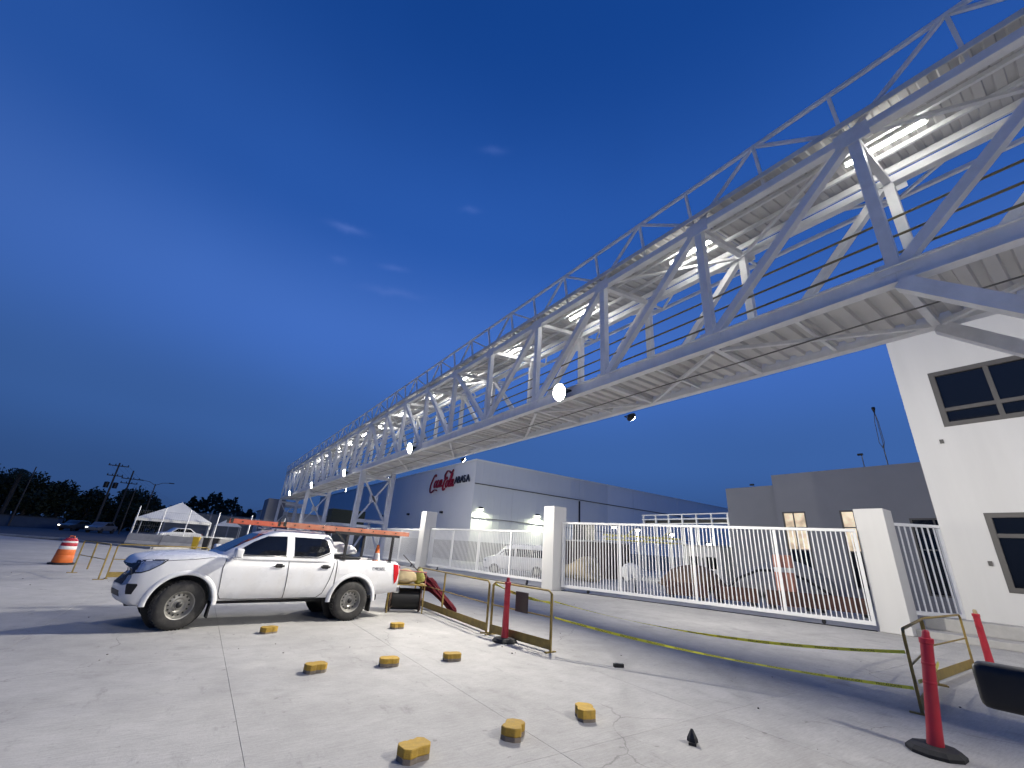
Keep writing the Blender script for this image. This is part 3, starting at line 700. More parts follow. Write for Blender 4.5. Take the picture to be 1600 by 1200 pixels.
for (x, lb) in ((1.2, 'lit yellowish wall lamp at the corner of the warehouse'), (10.2, 'lit yellowish wall lamp further along the warehouse side')):
    t = thing('wall_lamp', lb, 'lamp', (WX + x, WY - 0.02, 6.05), group='wall lamps of the warehouse')
    mb = MB(); mb.box((0, -0.12, 0.12), (0.5, 0.25, 0.22)); mb.build('housing', BLACKMET, t, bevel=0.02)
    mb = MB(); mb.box((0, -0.20, -0.04), (0.46, 0.26, 0.08), rot=(R(30), 0, 0)); mb.build('lens', WALLLAMP, t)
    ld = bpy.data.lights.new('bulb', 'AREA'); ld.size = 0.4; ld.energy = 520; ld.color = (0.95, 1.0, 0.72)
    lo = bpy.data.objects.new('bulb', ld); COL.objects.link(lo); lo.parent = t; lo.location = (0, -0.36, -0.14); lo.rotation_euler = (R(-28), 0, 0)

# script lettering of the sign, drawn as pen strokes (plan units, x right, y up)
def arc(cx, cy, rx, ry, a0, a1, n=14, sh=0.0):
    return [(cx + rx * math.cos(R(a0 + (a1 - a0) * i / n)) + sh * ry * math.sin(R(a0 + (a1 - a0) * i / n)), cy + ry * math.sin(R(a0 + (a1 - a0) * i / n))) for i in range(n + 1)]
def spline(pts, n=8):
    o = []
    for i in range(len(pts) - 1):
        p0 = pts[max(i - 1, 0)]; p1 = pts[i]; p2 = pts[i + 1]; p3 = pts[min(i + 2, len(pts) - 1)]
        for k in range(n):
            t = k / n
            o.append(tuple(0.5 * (2 * p1[j] + (p2[j] - p0[j]) * t + (2 * p0[j] - 5 * p1[j] + 4 * p2[j] - p3[j]) * t * t + (-p0[j] + 3 * p1[j] - 3 * p2[j] + p3[j]) * t ** 3) for j in (0, 1)))
    o.append(pts[-1]); return o
strokes = [
    (spline([(1.25, 2.15), (1.18, 2.42), (0.85, 2.30), (0.35, 1.60), (0.06, 0.85), (0.10, 0.28), (0.42, 0.06), (1.0, 0.30), (1.35, 0.36), (1.85, 0.22)]), 0.17),
    (arc(1.30, 1.12, 0.26, 0.46, 60, 420, 18, 0.3), 0.15),
    (spline([(2.05, 1.50), (1.90, 1.60), (1.68, 1.25), (1.62, 0.85), (1.78, 0.66), (2.10, 0.95)]), 0.15),
    (arc(2.42, 1.12, 0.22, 0.45, 60, 420, 18, 0.3), 0.15), (spline([(2.78, 1.62), (2.60, 1.0), (2.66, 0.70), (2.90, 0.85)]), 0.16),
    ([(2.90, 1.12), (3.20, 1.14)], 0.12),
    (spline([(3.92, 1.50), (3.86, 1.78), (3.55, 1.55), (3.22, 0.95), (3.15, 0.40), (3.34, 0.16), (3.70, 0.35)]), 0.18),
    (spline([(3.50, 1.60), (3.42, 2.10), (3.85, 2.58), (4.35, 2.50), (4.75, 2.25), (5.20, 2.62)]), 0.20),
    (arc(4.02, 0.92, 0.24, 0.44, 60, 420, 18, 0.3), 0.15),
    (spline([(4.42, 0.95), (4.95, 1.75), (5.02, 2.15), (4.82, 2.10), (4.55, 1.30), (4.44, 0.66), (4.58, 0.50), (4.8, 0.7)]), 0.14),
    (arc(5.06, 0.95, 0.20, 0.43, 60, 420, 18, 0.3), 0.15), (spline([(5.42, 1.40), (5.26, 0.85), (5.32, 0.52), (5.58, 0.68)]), 0.16)]
def ribbon(mb, pts, w, depth):
    vs = []; n = len(pts)
    for i, p in enumerate(pts):
        a = pts[max(i - 1, 0)]; b = pts[min(i + 1, n - 1)]; dx, dy = b[0] - a[0], b[1] - a[1]; l = math.hypot(dx, dy) or 1
        ww = w * (0.55 + 0.75 * abs(dy) / l) * (0.6 if i in (0, n - 1) else 1)
        nx, ny = -dy / l * ww / 2, dx / l * ww / 2
        vs += [(p[0] + nx, p[1] + ny, 0), (p[0] - nx, p[1] - ny, 0), (p[0] + nx, p[1] + ny, depth), (p[0] - nx, p[1] - ny, depth)]
    fs = []
    for i in range(n - 1):
        q, r = 4 * i, 4 * i + 4
        fs += [(q, q + 1, r + 1, r), (q + 2, r + 2, r + 3, q + 3), (q, r, r + 2, q + 2), (q + 1, q + 3, r + 3, r + 1)]
    fs += [(0, 2, 3, 1), (4 * n - 4, 4 * n - 3, 4 * n - 1, 4 * n - 2)]
    mb.add(vs, fs)
SIGNRED = mat('sign_red', (0.30, 0.010, 0.025), 0.5, var=0); SIGNDK = mat('sign_dark', (0.018, 0.018, 0.03), 0.5, var=0)
sg = thing('wall_sign', 'red script lettering sign high on the warehouse front', 'sign', (WX - 0.06, WY + 12.9, 8.55))
sg.rotation_euler = (R(90), 0, R(-90))
SX, SY = 7.6 / 5.6, 2.75 / 2.6
for i, (pts, w) in enumerate(strokes):
    mb = MB(); ribbon(mb, [(x * SX, y * SY) for x, y in pts], w * 1.45, 0.10); mb.build('letter', SIGNRED, sg)
mb = MB(); ribbon(mb, [(x * SX, y * SY) for x, y in strokes[0][0]], 0.09, 0.13); mb.build('outline', SIGNDK, sg)
mb = MB(); ribbon(mb, [(x * SX, y * SY) for x, y in strokes[7][0]], 0.12, 0.13); mb.build('outline', SIGNDK, sg)
for i, ch in enumerate('ABASA'):
    o = link('letter', text_mesh(ch, 1.35, SIGNDK, 0.06), sg, (7.72 + i * 0.80, 0.78, 0.06))
# ================================================================== PICKUP
def loft(stations, caps=True):
    mb = MB(); n = None
    for st in stations:
        ring = [(x, y, z) for x, y, z in st] + [(x, -y, z) for x, y, z in reversed(st[1:-1])]
        n = len(ring); mb.v += [Vector(p) for p in ring]
    for k in range(len(stations) - 1):
        for i in range(n): j = (i + 1) % n; mb.f.append([k * n + i, k * n + j, (k + 1) * n + j, (k + 1) * n + i])
    mb.f.append(list(range(n))[::-1]); mb.f.append([(len(stations) - 1) * n + i for i in range(n)])
    return mb
def boolean(me, cutters):
    o = bpy.data.objects.new('tmp', me); COL.objects.link(o); tmp = [o]
    for c in cutters:
        cm_ = c.mesh('cut', PAINTW); co = bpy.data.objects.new('cut', cm_); COL.objects.link(co); tmp.append(co)
        md = o.modifiers.new('b', 'BOOLEAN'); md.operation = 'DIFFERENCE'; md.object = co; md.solver = 'EXACT'
    bpy.context.view_layer.update()
    r = bpy.data.meshes.new_from_object(o.evaluated_get(bpy.context.evaluated_depsgraph_get()))
    for t in tmp: bpy.data.objects.remove(t)
    while len(r.materials) > 1: r.materials.pop()
    for p in r.polygons: p.material_index = 0; p.use_smooth = True
    try: r.set_sharp_from_angle(angle=R(32))
    except Exception: pass
    return r
def bvh_of(me):
    return BVHTree.FromPolygons([v.co.copy() for v in me.vertices], [tuple(p.vertices) for p in me.polygons])
def decal(tree, poly, org, off, cuts=4, thick=0.008):
    """project a flat outline onto a surface; org(a,b) -> (origin, direction)"""
    bm = bmesh.new(); vs = [bm.verts.new((a, b, 0)) for a, b in poly]; bm.faces.new(vs)
    bmesh.ops.triangulate(bm, faces=bm.faces)
    for _ in range(cuts):
        long_ = [e for e in bm.edges if e.calc_length() > 0.045]
        if long_: bmesh.ops.subdivide_edges(bm, edges=long_, cuts=1); bmesh.ops.triangulate(bm, faces=bm.faces)
    bad = []
    for v in bm.verts:
        o, d = org(v.co.x, v.co.y)
        hit, nrm, idx, dist = tree.ray_cast(Vector(o), Vector(d))
        if hit is None: bad.append(v)
        else: v.co = hit - Vector(d) * off
    if bad: bmesh.ops.delete(bm, geom=bad, context='VERTS')
    bmesh.ops.recalc_face_normals(bm, faces=bm.faces)
    me = bpy.data.meshes.new('decal'); bm.to_mesh(me); bm.free()
    d0 = Vector(org(0, 0)[1])
    # close it into a thin solid
    n = len(me.vertices); vs = [v.co.copy() for v in me.vertices] + [v.co + d0 * thick for v in me.vertices]
    fs = [tuple(p.vertices) for p in me.polygons]; cnt = {}
    for f in fs:
        for a, b in zip(f, f[1:] + f[:1]): cnt.setdefault((min(a, b), max(a, b)), []).append((a, b))
    allf = fs + [tuple(i + n for i in reversed(f)) for f in fs] + [(e[0][1], e[0][0], e[0][0] + n, e[0][1] + n) for e in cnt.values() if len(e) == 1]
    bpy.data.meshes.remove(me)
    mb = MB(); mb.v = [Vector(v) for v in vs]; mb.f = [list(f) for f in allf]
    return mb
def strip(tree, pts, org, w, off):
    """thin seam laid along an outline on a surface"""
    mb = MB(); vs = []
    P3 = []
    for (a0, b0), (a1, b1) in zip(pts, pts[1:]):
        k = max(1, int(math.hypot(a1 - a0, b1 - b0) / 0.06))
        for i in range(k): P3.append((a0 + (a1 - a0) * i / k, b0 + (b1 - b0) * i / k))
    P3.append(pts[-1]); Q = []
    for a, b in P3:
        o, d = org(a, b); h = tree.ray_cast(Vector(o), Vector(d))[0]
        if h is not None: Q.append(h - Vector(d) * off)
    for a, b in zip(Q, Q[1:]): mb.bar(a, b, w, w)
    return mb

def make_pickup(label, loc, rotz, mirror_mat):
    T = thing('pickup_truck', label, 'pickup', loc, rotz)
    tw = [(-1.10, .80), (-1.05, .86), (-.75, .905), (-.1, .915), (1, .905), (2.6, .90), (4.16, .88)]
    tzb = [(-1.10, .68), (-1.085, .56), (-1.05, .47), (-.98, .40), (-.88, .37), (-.5, .38), (.5, .42), (2.6, .44), (3.5, .46), (4.16, .53)]
    tzt = [(-1.10, .94), (-1.08, 1.02), (-1.03, 1.065), (-.9, 1.10), (-.5, 1.15), (0, 1.195), (.3, 1.215), (.6, 1.22), (2.7, 1.22)]
    AF, AR, AZ, ARAD = -.04, 3.06, .40, .475
    def sec(x, zt, cr, bend=True):
        w = lerp_tab(tw, x); zb = lerp_tab(tzb, x); zm = (zb + zt) / 2
        pts = [(0, zb), (.78 * w, zb), (.93 * w, zb + .025), (.985 * w, zb + .13), (w, zb + .26), (w * 1.004, zm + .10), (.988 * w, zt - .13), (.955 * w, zt - .045), (.88 * w, zt - .005), (.45 * w, zt + cr * .8), (0, zt + cr)]
        out_ = []
        for y, z in pts:
            xx = x
            if bend: xx += .24 * (abs(y) / .9) ** 2.4 * smoothstep(.2, -1.0, x) + (0.05 * smoothstep(.80, 1.08, z) * smoothstep(-.6, -1.1, x))
            if bend and x < -.5: xx -= .20 * (x + .5)
            out_.append((xx, -y, z))
        return out_
    st = [sec(x, lerp_tab(tzt, x), .06 * smoothstep(.6, -.1, x) + .004) for x in (-1.10, -1.085, -1.06, -1.02, -.95, -.85, -.72, -.58, -.4, -.2, 0, .2, .4, .6, .9, 1.4, 1.9, 2.3, 2.60)]
    arch = lambda x0, r: MB().tube((x0, -1.3, AZ), (x0, -.52, AZ), r, 44)
    arch2 = lambda x0, r: MB().tube((x0, .52, AZ), (x0, 1.3, AZ), r, 44)
    body_me = boolean(loft(st).mesh('body', PAINTW, smooth=True), [arch(AF, ARAD), arch2(AF, ARAD)])
    link('body', body_me, T)
    tb = bvh_of(body_me)
    side = lambda s: (lambda a, b: ((a, s * 3, b), (0, -s, 0)))
    front = lambda a, b: ((-4, a, b), (1, 0, 0))
    # bed
    bst = [sec(x, z, 0.0, False) for x, z in ((2.625, 1.215), (2.8, 1.215), (3.4, 1.215), (3.95, 1.215), (4.10, 1.21), (4.16, 1.17))]
    bed_me = boolean(loft(bst).mesh('cargo_bed', PAINTW, smooth=True), [arch(AR, ARAD), arch2(AR, ARAD), MB().box((3.38, 0, 1.30), (1.40, 1.46, .80))])
    link('cargo_bed', bed_me, T); tbed = bvh_of(bed_me)
    # greenhouse
    rings = []
    for z, x0, x1, w in ((1.16, .30, 2.60, .895), (1.24, .38, 2.595, .885), (1.34, .54, 2.585, .86), (1.46, .74, 2.56, .815), (1.57, .94, 2.53, .765), (1.65, 1.09, 2.49, .715), (1.70, 1.23, 2.44, .655), (1.728, 1.40, 2.36, .58), (1.742, 1.60, 2.2, .42)):
        ring = []; cx, hx = (x0 + x1) / 2, (x1 - x0) / 2
        for i in range(40):
            t = 2 * math.pi * (i + .5) / 40; c, s = math.cos(t), math.sin(t)
            e = 0.22
            px = cx + hx * math.copysign(abs(c) ** e, c); py = w * math.copysign(abs(s) ** e, s)
            if px < cx: px += .10 * (abs(py) / w) ** 3 * (1 if z < 1.66 else .6)
            ring.append((px, py, z))
        rings.append(ring)
    mb = MB()
    for r_ in rings: mb.v += [Vector(p) for p in r_]
    for k in range(len(rings) - 1):
        for i in range(40): j = (i + 1) % 40; mb.f.append([k * 40 + i, k * 40 + j, k * 40 + 40 + j, k * 40 + 40 + i])
    mb.f.append(list(range(40))[::-1]); mb.f.append([(len(rings) - 1) * 40 + i for i in range(40)])
    cab_me = mb.mesh('cab', PAINTW, smooth=R(50)); link('cab', cab_me, T); tc_ = bvh_of(cab_me)
    # glass
    fr_w = [(.60, 1.255), (.68, 1.33), (.90, 1.48), (1.14, 1.600), (1.50, 1.615), (1.52, 1.245), (.62, 1.245)]
    rr_w = [(1.65, 1.615), (2.27, 1.615), (2.35, 1.57), (2.42, 1.38), (2.40, 1.34), (2.17, 1.255), (1.68, 1.245)]
    for s in (-1, 1):
        for w_ in (fr_w, rr_w): decal(tc_, w_, side(s), .006).build('window', GLASS_DK, T)
        for pl in ([(.58, 1.232), (1.54, 1.232)], [(1.66, 1.232), (2.18, 1.236), (2.44, 1.33)]):
            strip(tc_, pl, side(s), .014, .004).build('window_trim', BLACKPL, T)
        dl = [(.50, 1.19), (.46, 1.0), (.50, .56), (.55, .475), (.9, .46), (1.6, .465), (2.30, .465), (2.40, .55), (2.49, .80), (2.54, 1.05), (2.55, 1.19)]
        strip(tb, dl, side(s), .011, .0005).build('door_seam', BLACKPL, T)
        strip(tb, [(1.60, 1.20), (1.63, .80), (1.64, .47)], side(s), .011, .0005).build('door_seam', BLACKPL, T)
        strip(tb, [(.30, 1.175), (.0, 1.13), (-.35, 1.10), (-.42, 1.09)], side(s), .008, .0).build('hood_seam', BLACKPL, T)
        decal(tbed, [(2.66, .92), (2.88, .92), (2.88, 1.11), (2.66, 1.11)], side(s), .005, 1).build('fuel_flap', PAINTW, T)
        for x in (1.43, 2.36):
            h = tb.ray_cast(Vector((x, s * 3, 1.06)), Vector((0, -s, 0)))[0]
            mb = MB(); mb.box((x, h.y + s * .022, 1.06), (.20, .028, .036)); mb.box((x, h.y + s * .004, 1.06), (.13, .02, .075)); mb.build('door_handle', BLACKPL, T, bevel=.008)
        # headlamp, fog lamp recess, grille corner
        hl = [(-.835, .87), (-.80, 1.075), (-.62, 1.105), (-.38, 1.115), (-.44, 1.045), (-.60, .93), (-.70, .89)]
        o_ = decal(tb, hl, side(s), .004).build('headlight', BLACKPL, T)
        hl2 = [(-.775, .90), (-.74, 1.055), (-.60, 1.085), (-.43, 1.095), (-.48, 1.035), (-.61, .945), (-.70, .912)]
        lens = decal(tb, hl2, side(s), .010).build('lens', mat('headlamp_lens', (0.42, 0.46, 0.52), 0.08, metal=0.5, var=0.25, scale=16, spec=0.8, coat=1.0), o_)
        q_ = .7071
        corner = lambda a, b, s=s: ((-.80 - 2 * q_ + a * q_, s * (.72 + 2 * q_ + a * q_), b), (q_, -s * q_, 0))
        decal(tb, [(.02, .56), (.13, .565), (.18, .70), (.17, .725), (-.02, .72)], corner, .005).build('fog_lamp', BLACKPL, T)
        decal(tb, [(-.20, .83), (-.02, .845), (.045, .87), (.055, 1.05), (-.10, 1.035), (-.20, 1.01)], corner, .005).build('grille_corner', BLACKPL, T)
        # wheel arch lips
        for x0 in (AF, AR):
            mb = MB(); nseg = 26; prof = [(.473, .86), (.473, .919), (.486, .927), (.510, .925), (.548, .910), (.556, .88)]
            for i in range(nseg + 1):
                t = R(-2 + 184 * i / nseg); 
                for r_, yy in prof: mb.v.append(Vector((x0 + r_ * math.cos(t), s * (yy + .004), AZ + r_ * math.sin(t))))
            k = len(prof)
            for i in range(nseg):
                for j in range(k): j2 = (j + 1) % k; mb.f.append([i * k + j, i * k + j2, (i + 1) * k + j2, (i + 1) * k + j])
            mb.f.append(list(range(k))); mb.f.append([nseg * k + j for j in range(k)])
            mb.build('wheel_arch', PAINTW, T, smooth=R(60))
            mb = MB(); mb.box((x0 + .47, s * .79, .30), (.02, .22, .26)); mb.build('mud_flap', RUBBER, T)
            mb = MB(); mb.tube((x0, s * .53, AZ), (x0, s * .50, AZ), .48, 30); mb.build('wheel_well', BLACKPL, T)
        # mirror
        mb = MB(); mb.box((.62, s * 1.04, 1.27), (.13, .22, .17)); m_ = mb.build('mirror', mirror_mat, T, bevel=.035, seg=3, smooth=True)
        mb = MB(); mb.bar((.66, s * .86, 1.23), (.63, s * .97, 1.24), .05, .035); mb.build('mirror_arm', BLACKPL, m_)
        mb = MB(); mb.box((.689, s * 1.04, 1.27), (.006, .18, .13)); mb.build('mirror_glass', CHROME, m_)
        # tail lamp
        decal(tbed, [(3.99, 1.155), (4.13, 1.14), (4.14, .95), (4.11, .78), (4.06, .73), (4.02, .88)], side(s), .012, 2, .05).build('tail_light', REDLENS, T)
        mb = MB(); mb.box((4.165, s * .80, .95), (.02, .13, .36)); mb.build('tail_light', REDLENS, T, bevel=.006)
        mb = MB(); mb.tube((1.2, s * .50, 1.755), (2.34, s * .50, 1.755), .016, 6); mb.bar((1.3, s * .50, 1.70), (1.3, s * .50, 1.75), .03); mb.bar((2.28, s * .50, 1.71), (2.28, s * .50, 1.75), .03); mb.build('roof_rail', CHROME, T)
        # lettering on the bed side
        me = text_mesh('DIESEL', .10, mat('grey_badge', (0.22, 0.22, 0.23), 0.4, var=0), .003)
        o_ = link('lettering', me, T); hy = tbed.ray_cast(Vector((3.7, s * 3, 1.05)), Vector((0, -s, 0)))[0].y
        if s < 0: o_.matrix_local = Matrix.Translation((3.45, hy - .006, 1.015)) @ Matrix.Rotation(R(90), 4, 'X') @ Matrix.Scale(1.15, 4, (1, 0, 0))
        else: o_.matrix_local = Matrix.Translation((3.86, hy + .006, 1.015)) @ Matrix.Rotation(R(180), 4, 'Z') @ Matrix.Rotation(R(90), 4, 'X')
    decal(tc_, [(-.64, 1.27), (.64, 1.27), (.58, 1.635), (-.58, 1.635)], lambda a, b: ((-3, a, b), (1, 0, 0)), .006).build('windshield', GLASS_DK, T)
    decal(tc_, [(-.60, 1.29), (.60, 1.29), (.56, 1.60), (-.56, 1.60)], lambda a, b: ((6, a, b), (-1, 0, 0)), .006).build('rear_window', GLASS_DK, T)
    decal(tb, [(-.50, .69), (.50, .69), (.56, .84), (.62, 1.02), (-.62, 1.02), (-.56, .84)], front, .006).build('grille', BLACKPL, T)
    gm = decal(tb, [(-.36, .98), (.36, .98), (.26, .80), (-.26, .80)], front, .014); gm.build('grille_bar', CHROME, T)
    decal(tb, [(-.5, .50), (.5, .50), (.5, .59), (-.5, .59)], front, .004).build('lower_intake', BLACKPL, T)
    mb = MB(); mb.box((4.235, 0, .60), (.14, 1.60, .16)); mb.build('rear_bumper', CHROME, T, bevel=.03)
    mb = MB(); mb.box((1.55, 0, .42), (4.6, 1.0, .14)); mb.build('chassis', BLACKMET, T)
    for x in (AF, AR):
        mb = MB(); mb.tube((x, -.72, .37), (x, .72, .37), .06, 8); mb.build('axle', BLACKMET, T)
    # wheels
    ty = [(.215, -.115), (.25, -.122), (.31, -.125), (.345, -.112), (.366, -.085), (.370, 0), (.366, .085), (.345, .112), (.31, .125), (.25, .122), (.215, .115)]
    ty_me = MB().lathe(ty, 40, closed=True).mesh('wheel', TYRE, smooth=R(40))
    rim = MB().lathe([(.0, .055), (.055, .06), (.062, .04), (.085, .03), (.11, .05), (.165, .028), (.19, .055), (.20, .095), (.222, .105), (.226, .095), (.205, .0), (.205, -.10)], 36)
    rim_me = rim.mesh('rim', STEELRIM, smooth=R(35))
    hb = MB().lathe([(.0, .085), (.04, .082), (.052, .05)], 16); hb_me = hb.mesh('hub', BLACKMET, smooth=True)
    hs = MB()
    for i in range(14):
        t = 2 * math.pi * i / 14; hs.tube((.150 * math.cos(t), .150 * math.sin(t), .025), (.150 * math.cos(t), .150 * math.sin(t), .046), .014, 8)
    hs_me = hs.mesh('rim_slots', BLACKPL)
    td = MB()
    for i in range(44):
        t = 2 * math.pi * i / 44
        for s in (-1, 1): td.box((.368 * math.cos(t), .368 * math.sin(t), s * .055), (.016, .026, .07), None, (0, 0, t + s * .25))
    td_me = td.mesh('tread', TYRE)
    for x0 in (AF, AR):
        for s in (-1, 1):
            w_ = link('wheel', ty_me, T, (x0, s * .785, .372))
            w_.scale = (1.045, 1.045, 1.0); w_.location.z = .388; w_.rotation_euler = (R(90) if s < 0 else R(-90), 0, (R(11) if x0 < 1 else 0))
            for nm, me in (('rim', rim_me), ('hub', hb_me), ('rim_slots', hs_me), ('tread', td_me)):
                o_ = link(nm, me, w_)
                if nm in ('rim_slots', 'tread'): o_['kind'] = 'stuff'
    return T
truck = make_pickup('white double-cab pickup with ladder rack, parked in the middle of the yard', (-0.03, 10.90, 0), R(8), PAINTW)
# the vehicle beside the photographer: another of the kind, without rack
near_car = make_pickup('white vehicle at the photo bottom right, only its black side mirror in view', (2.40, -0.575, 0), R(2), BLACKPL)
# ladder rack belongs to the first pickup
RK = MB
for s in (-1, 1):
    mb = MB(); mb.bar((2.45, s * .80, 1.775), (4.06, s * .80, 1.775), .05, .05); mb.build('rack_rail', BLACKMET, truck)
    for x in (2.76, 3.90):
        mb = MB(); mb.bar((x, s * .80, 1.218), (x, s * .80, 1.750), .05, .05); mb.box((x, s * .80, 1.226), (.12, .10, .012)); mb.build('rack_post', BLACKMET, truck)
    mb = MB(); mb.bar((2.76, s * .80, 1.52), (2.54, s * .80, 1.750), .035, .035); mb.build('rack_brace', BLACKMET, truck)
for x in (2.76, 3.90):
    mb = MB(); mb.bar((x, -.774, 1.775), (x, .774, 1.775), .05, .05); mb.build('rack_crossbar', BLACKMET, truck)
mb = MB(); mb.bar((1.5, -.52, 1.783), (1.5, .52, 1.783), .03, .03); mb.build('rack_crossbar', BLACKMET, truck)
def on_truck(p):
    return truck.matrix_basis @ Vector(p)
bpy.context.view_layer.update()
def ladder(x0, x1, y, z, label, m):
    L = x1 - x0; t = thing('ladder', label, 'ladder', on_truck((x0, y, z)), R(8), 'ladders on the pickup rack')
    for s in (-1, 1):
        mb = MB(); mb.box((L / 2, s * .20, .05), (L, .012, .095)); mb.box((L / 2, s * .185, .088), (L, .03, .012)); mb.box((L / 2, s * .185, .006), (L, .03, .012)); mb.build('side_rail', m, t)
        mb = MB(); mb.box((-.02, s * .2, .05), (.05, .03, .09)); mb.build('end_cap', BLACKPL, t)
    for i in range(int(L / .3)):
        x = .18 + i * .30
        mb = MB(); mb.tube((x, -.215, .05), (x, .215, .05), .016, 6); mb.build('rung', BLACKMET, t)
    return t
ladder(.62, 4.0, .42, 1.802, 'orange ladder on the far side of the pickup rack, reaching further forward', FIBER)
ladder(1.42, 4.38, -.50, 1.802, 'faded orange ladder on the near side of the pickup rack', mat('faded_fibreglass', (0.40, 0.14, 0.08), 0.55, var=0.18, scale=5, dirt=0.5, dirtcol=(0.52, 0.38, 0.30)))
def cone(loc, label, h=.70):
    t = thing('traffic_cone', label, 'cone', loc)
    mb = MB(); mb.box((0, 0, .02), (.36, .36, .04)); mb.build('base', ORANGE, t, bevel=.01)
    mb = MB(); mb.lathe([(.135, .04), (.085, .34 * h / .7), ], 18); mb.build('body', ORANGE, t, smooth=R(40))
    mb = MB(); mb.lathe([(.0865, .34 * h / .7), (.060, .50 * h / .7)], 18); mb.build('reflective_band', REFLW, t, smooth=R(40))
    mb = MB(); mb.lathe([(.058, .50 * h / .7), (.028, h), (.0, h)], 18); mb.build('tip', ORANGE, t, smooth=R(40))
cone(on_truck((3.72, -.45, .905)), 'orange traffic cone with white band standing in the pickup bed', .66)
def lump(name, label, cat, loc, size, m, seed, group=None, n=2, amp=.18):
    rnd = random.Random(seed); bm = bmesh.new(); bmesh.ops.create_icosphere(bm, subdivisions=n + 1, radius=1)
    ph = [(Vector((rnd.uniform(-1, 1), rnd.uniform(-1, 1), rnd.uniform(-1, 1))).normalized(), rnd.uniform(2, 5), rnd.uniform(0, 6)) for _ in range(7)]
    for v in bm.verts:
        d = v.co.normalized(); k = 1 + amp * sum(math.sin(a.dot(d) * f + p_) for a, f, p_ in ph) / 3
        q = d * k; q.z = q.z if q.z > 0 else q.z * .35
        v.co = Vector((q.x * size[0], q.y * size[1], (q.z + .33) * size[2]))
    zmin = min(v.co.z for v in bm.verts)
    for v in bm.verts: v.co.z = max(v.co.z - zmin, 0) if v.co.z - zmin > .02 else 0.0
    me = bpy.data.meshes.new(name); bm.to_mesh(me); bm.free(); me.materials.append(m)
    for p in me.polygons: p.use_smooth = True
    o = link(name, me, None, loc); return tag(o, label, cat, group)
tbx = thing('tool_box', 'black tool box in the pickup bed against the cab', 'box', on_truck((2.98, -.05, .905)), R(8))
mb = MB(); mb.box((0, 0, .16), (.48, 1.2, .32)); mb.build('box_body', BLACKPL, tbx, bevel=.015)
mb = MB(); mb.box((0, 0, .345), (.50, 1.22, .045)); mb.build('lid', mat('black_lid', (0.03, 0.03, 0.032), 0.5, var=0.2), tbx, bevel=.01)
lump('sack', 'crumpled white sack lying on the black tool box', 'sack', on_truck((2.96, .05, 1.274)), (.30, .45, .18), WSACK, 3, amp=.38)

# ================================================================== YARD FURNITURE
def barrier(p0, p1, label, posts=(), plate=True, h=1.0, m=None):
    m = m or YELSTEEL
    p0 = Vector((*p0, 0)); p1 = Vector((*p1, 0)); d = p1 - p0; L = d.length
    t = thing('crowd_barrier', label, 'barrier', p0, math.atan2(d.y, d.x), 'yellow steel barriers')
    for f in (0, 1):
        x = .02 + f * (L - .04)
        mb = MB(); mb.bar((x, 0, .02), (x, 0, h - .05), .035, .035); mb.build('post', m, t)
        mb = MB(); mb.box((x, 0, .01), (.05, .26, .018)); mb.build('foot', m, t)
    for f in posts:
        mb = MB(); mb.bar((L * f, 0, .20), (L * f, 0, h - .02), .035, .035); mb.build('post', m, t)
    mb = MB(); c = .07
    mb.path([(.02, 0, h - .05 - c), (.03, 0, h - .045), (.02 + c, 0, h), (L - .02 - c, 0, h), (L - .03, 0, h - .045), (L - .02, 0, h - .05 - c)], .02, 6); mb.build('top_rail', m, t, smooth=R(60))
    mb = MB(); mb.tube((.03, 0, .56), (L - .03, 0, .56), .013, 6); mb.build('mid_rail', m, t)
    if plate:
        mb = MB(); mb.box((L / 2, -.012, .12), (L - .06, .006, .15)); mb.box((L / 2, .0, .045), (L - .06, .03, .006)); mb.build('kick_plate', m, t)
    return t
barrier((5.62, 12.75), (5.50, 8.52), 'long yellow barrier behind the pickup with the closed red umbrella on it', (.46,))
barrier((5.50, 8.40), (5.72, 6.68), 'yellow barrier holding the brown plate, in front of the middle pillar')
barrier((8.42, 2.31), (11.0, 2.70), 'yellow barrier beside the nearest red post at the right')
barrier((11.06, 2.74), (13.9, 2.76), 'yellow barrier next to the far red post by the white building')
barrier((-3.05, 20.7), (-2.08, 18.55), 'yellow barrier near the orange drum, seen nearly end on', (.5,), False)
barrier((-1.98, 18.9), (0.5, 19.6), 'yellow barrier just beyond the pickup nose')
pl = MB(); pl.box((0, 0, 0), (.36, .012, .36)); o = pl.build('sign_plate', mat('brown_plate', (0.075, 0.055, 0.045), 0.6, var=0.2, scale=9), None, (5.585, 7.45, .72), R(97), bevel=.003); tag(o, 'blank dark brown plate hung in the yellow barrier by the middle pillar', 'sign')
def delineator(x, y, label, lean=(0, 0), dirty=False):
    SH = Matrix.Identity(4); SH[0][2], SH[1][2] = lean
    t = thing('delineator_post', label, 'bollard', (x, y, 0), 0, 'red delineator posts')
    mb = MB(); mb.lathe([(.0, .0), (.24, .0), (.24, .03), (.20, .065), (.09, .075), (.0, .075)], 10); mb.build('base', RUBBER, t)
    mb = MB(); mb.lathe([(.072, .07), (.066, .2), (.058, .6), (.056, 1.0), (.064, 1.01), (.066, 1.055), (.056, 1.06)], 20, SH); mb.build('tube', REDPOST, t, smooth=R(35))
    for z in (.62, .80):
        mb = MB(); mb.lathe([(.058, z), (.0605, z + .005), (.0605, z + .02), (.058, z + .025)], 20, SH); mb.build('ring', REDPOST, t, smooth=R(35))
    mb = MB(); mb.lathe([(.042, 1.055), (.034, 1.09), (.034, 1.12), (.02, 1.14), (.0, 1.14)], 14, SH); mb.build('cap', TAN if dirty else REDPOST, t, smooth=R(40))
delineator(5.40, 7.70, 'red post standing at the yellow barrier left of the middle pillar')
delineator(6.84, 1.84, 'nearest and largest red post at the photo lower right', (.155, -.11))
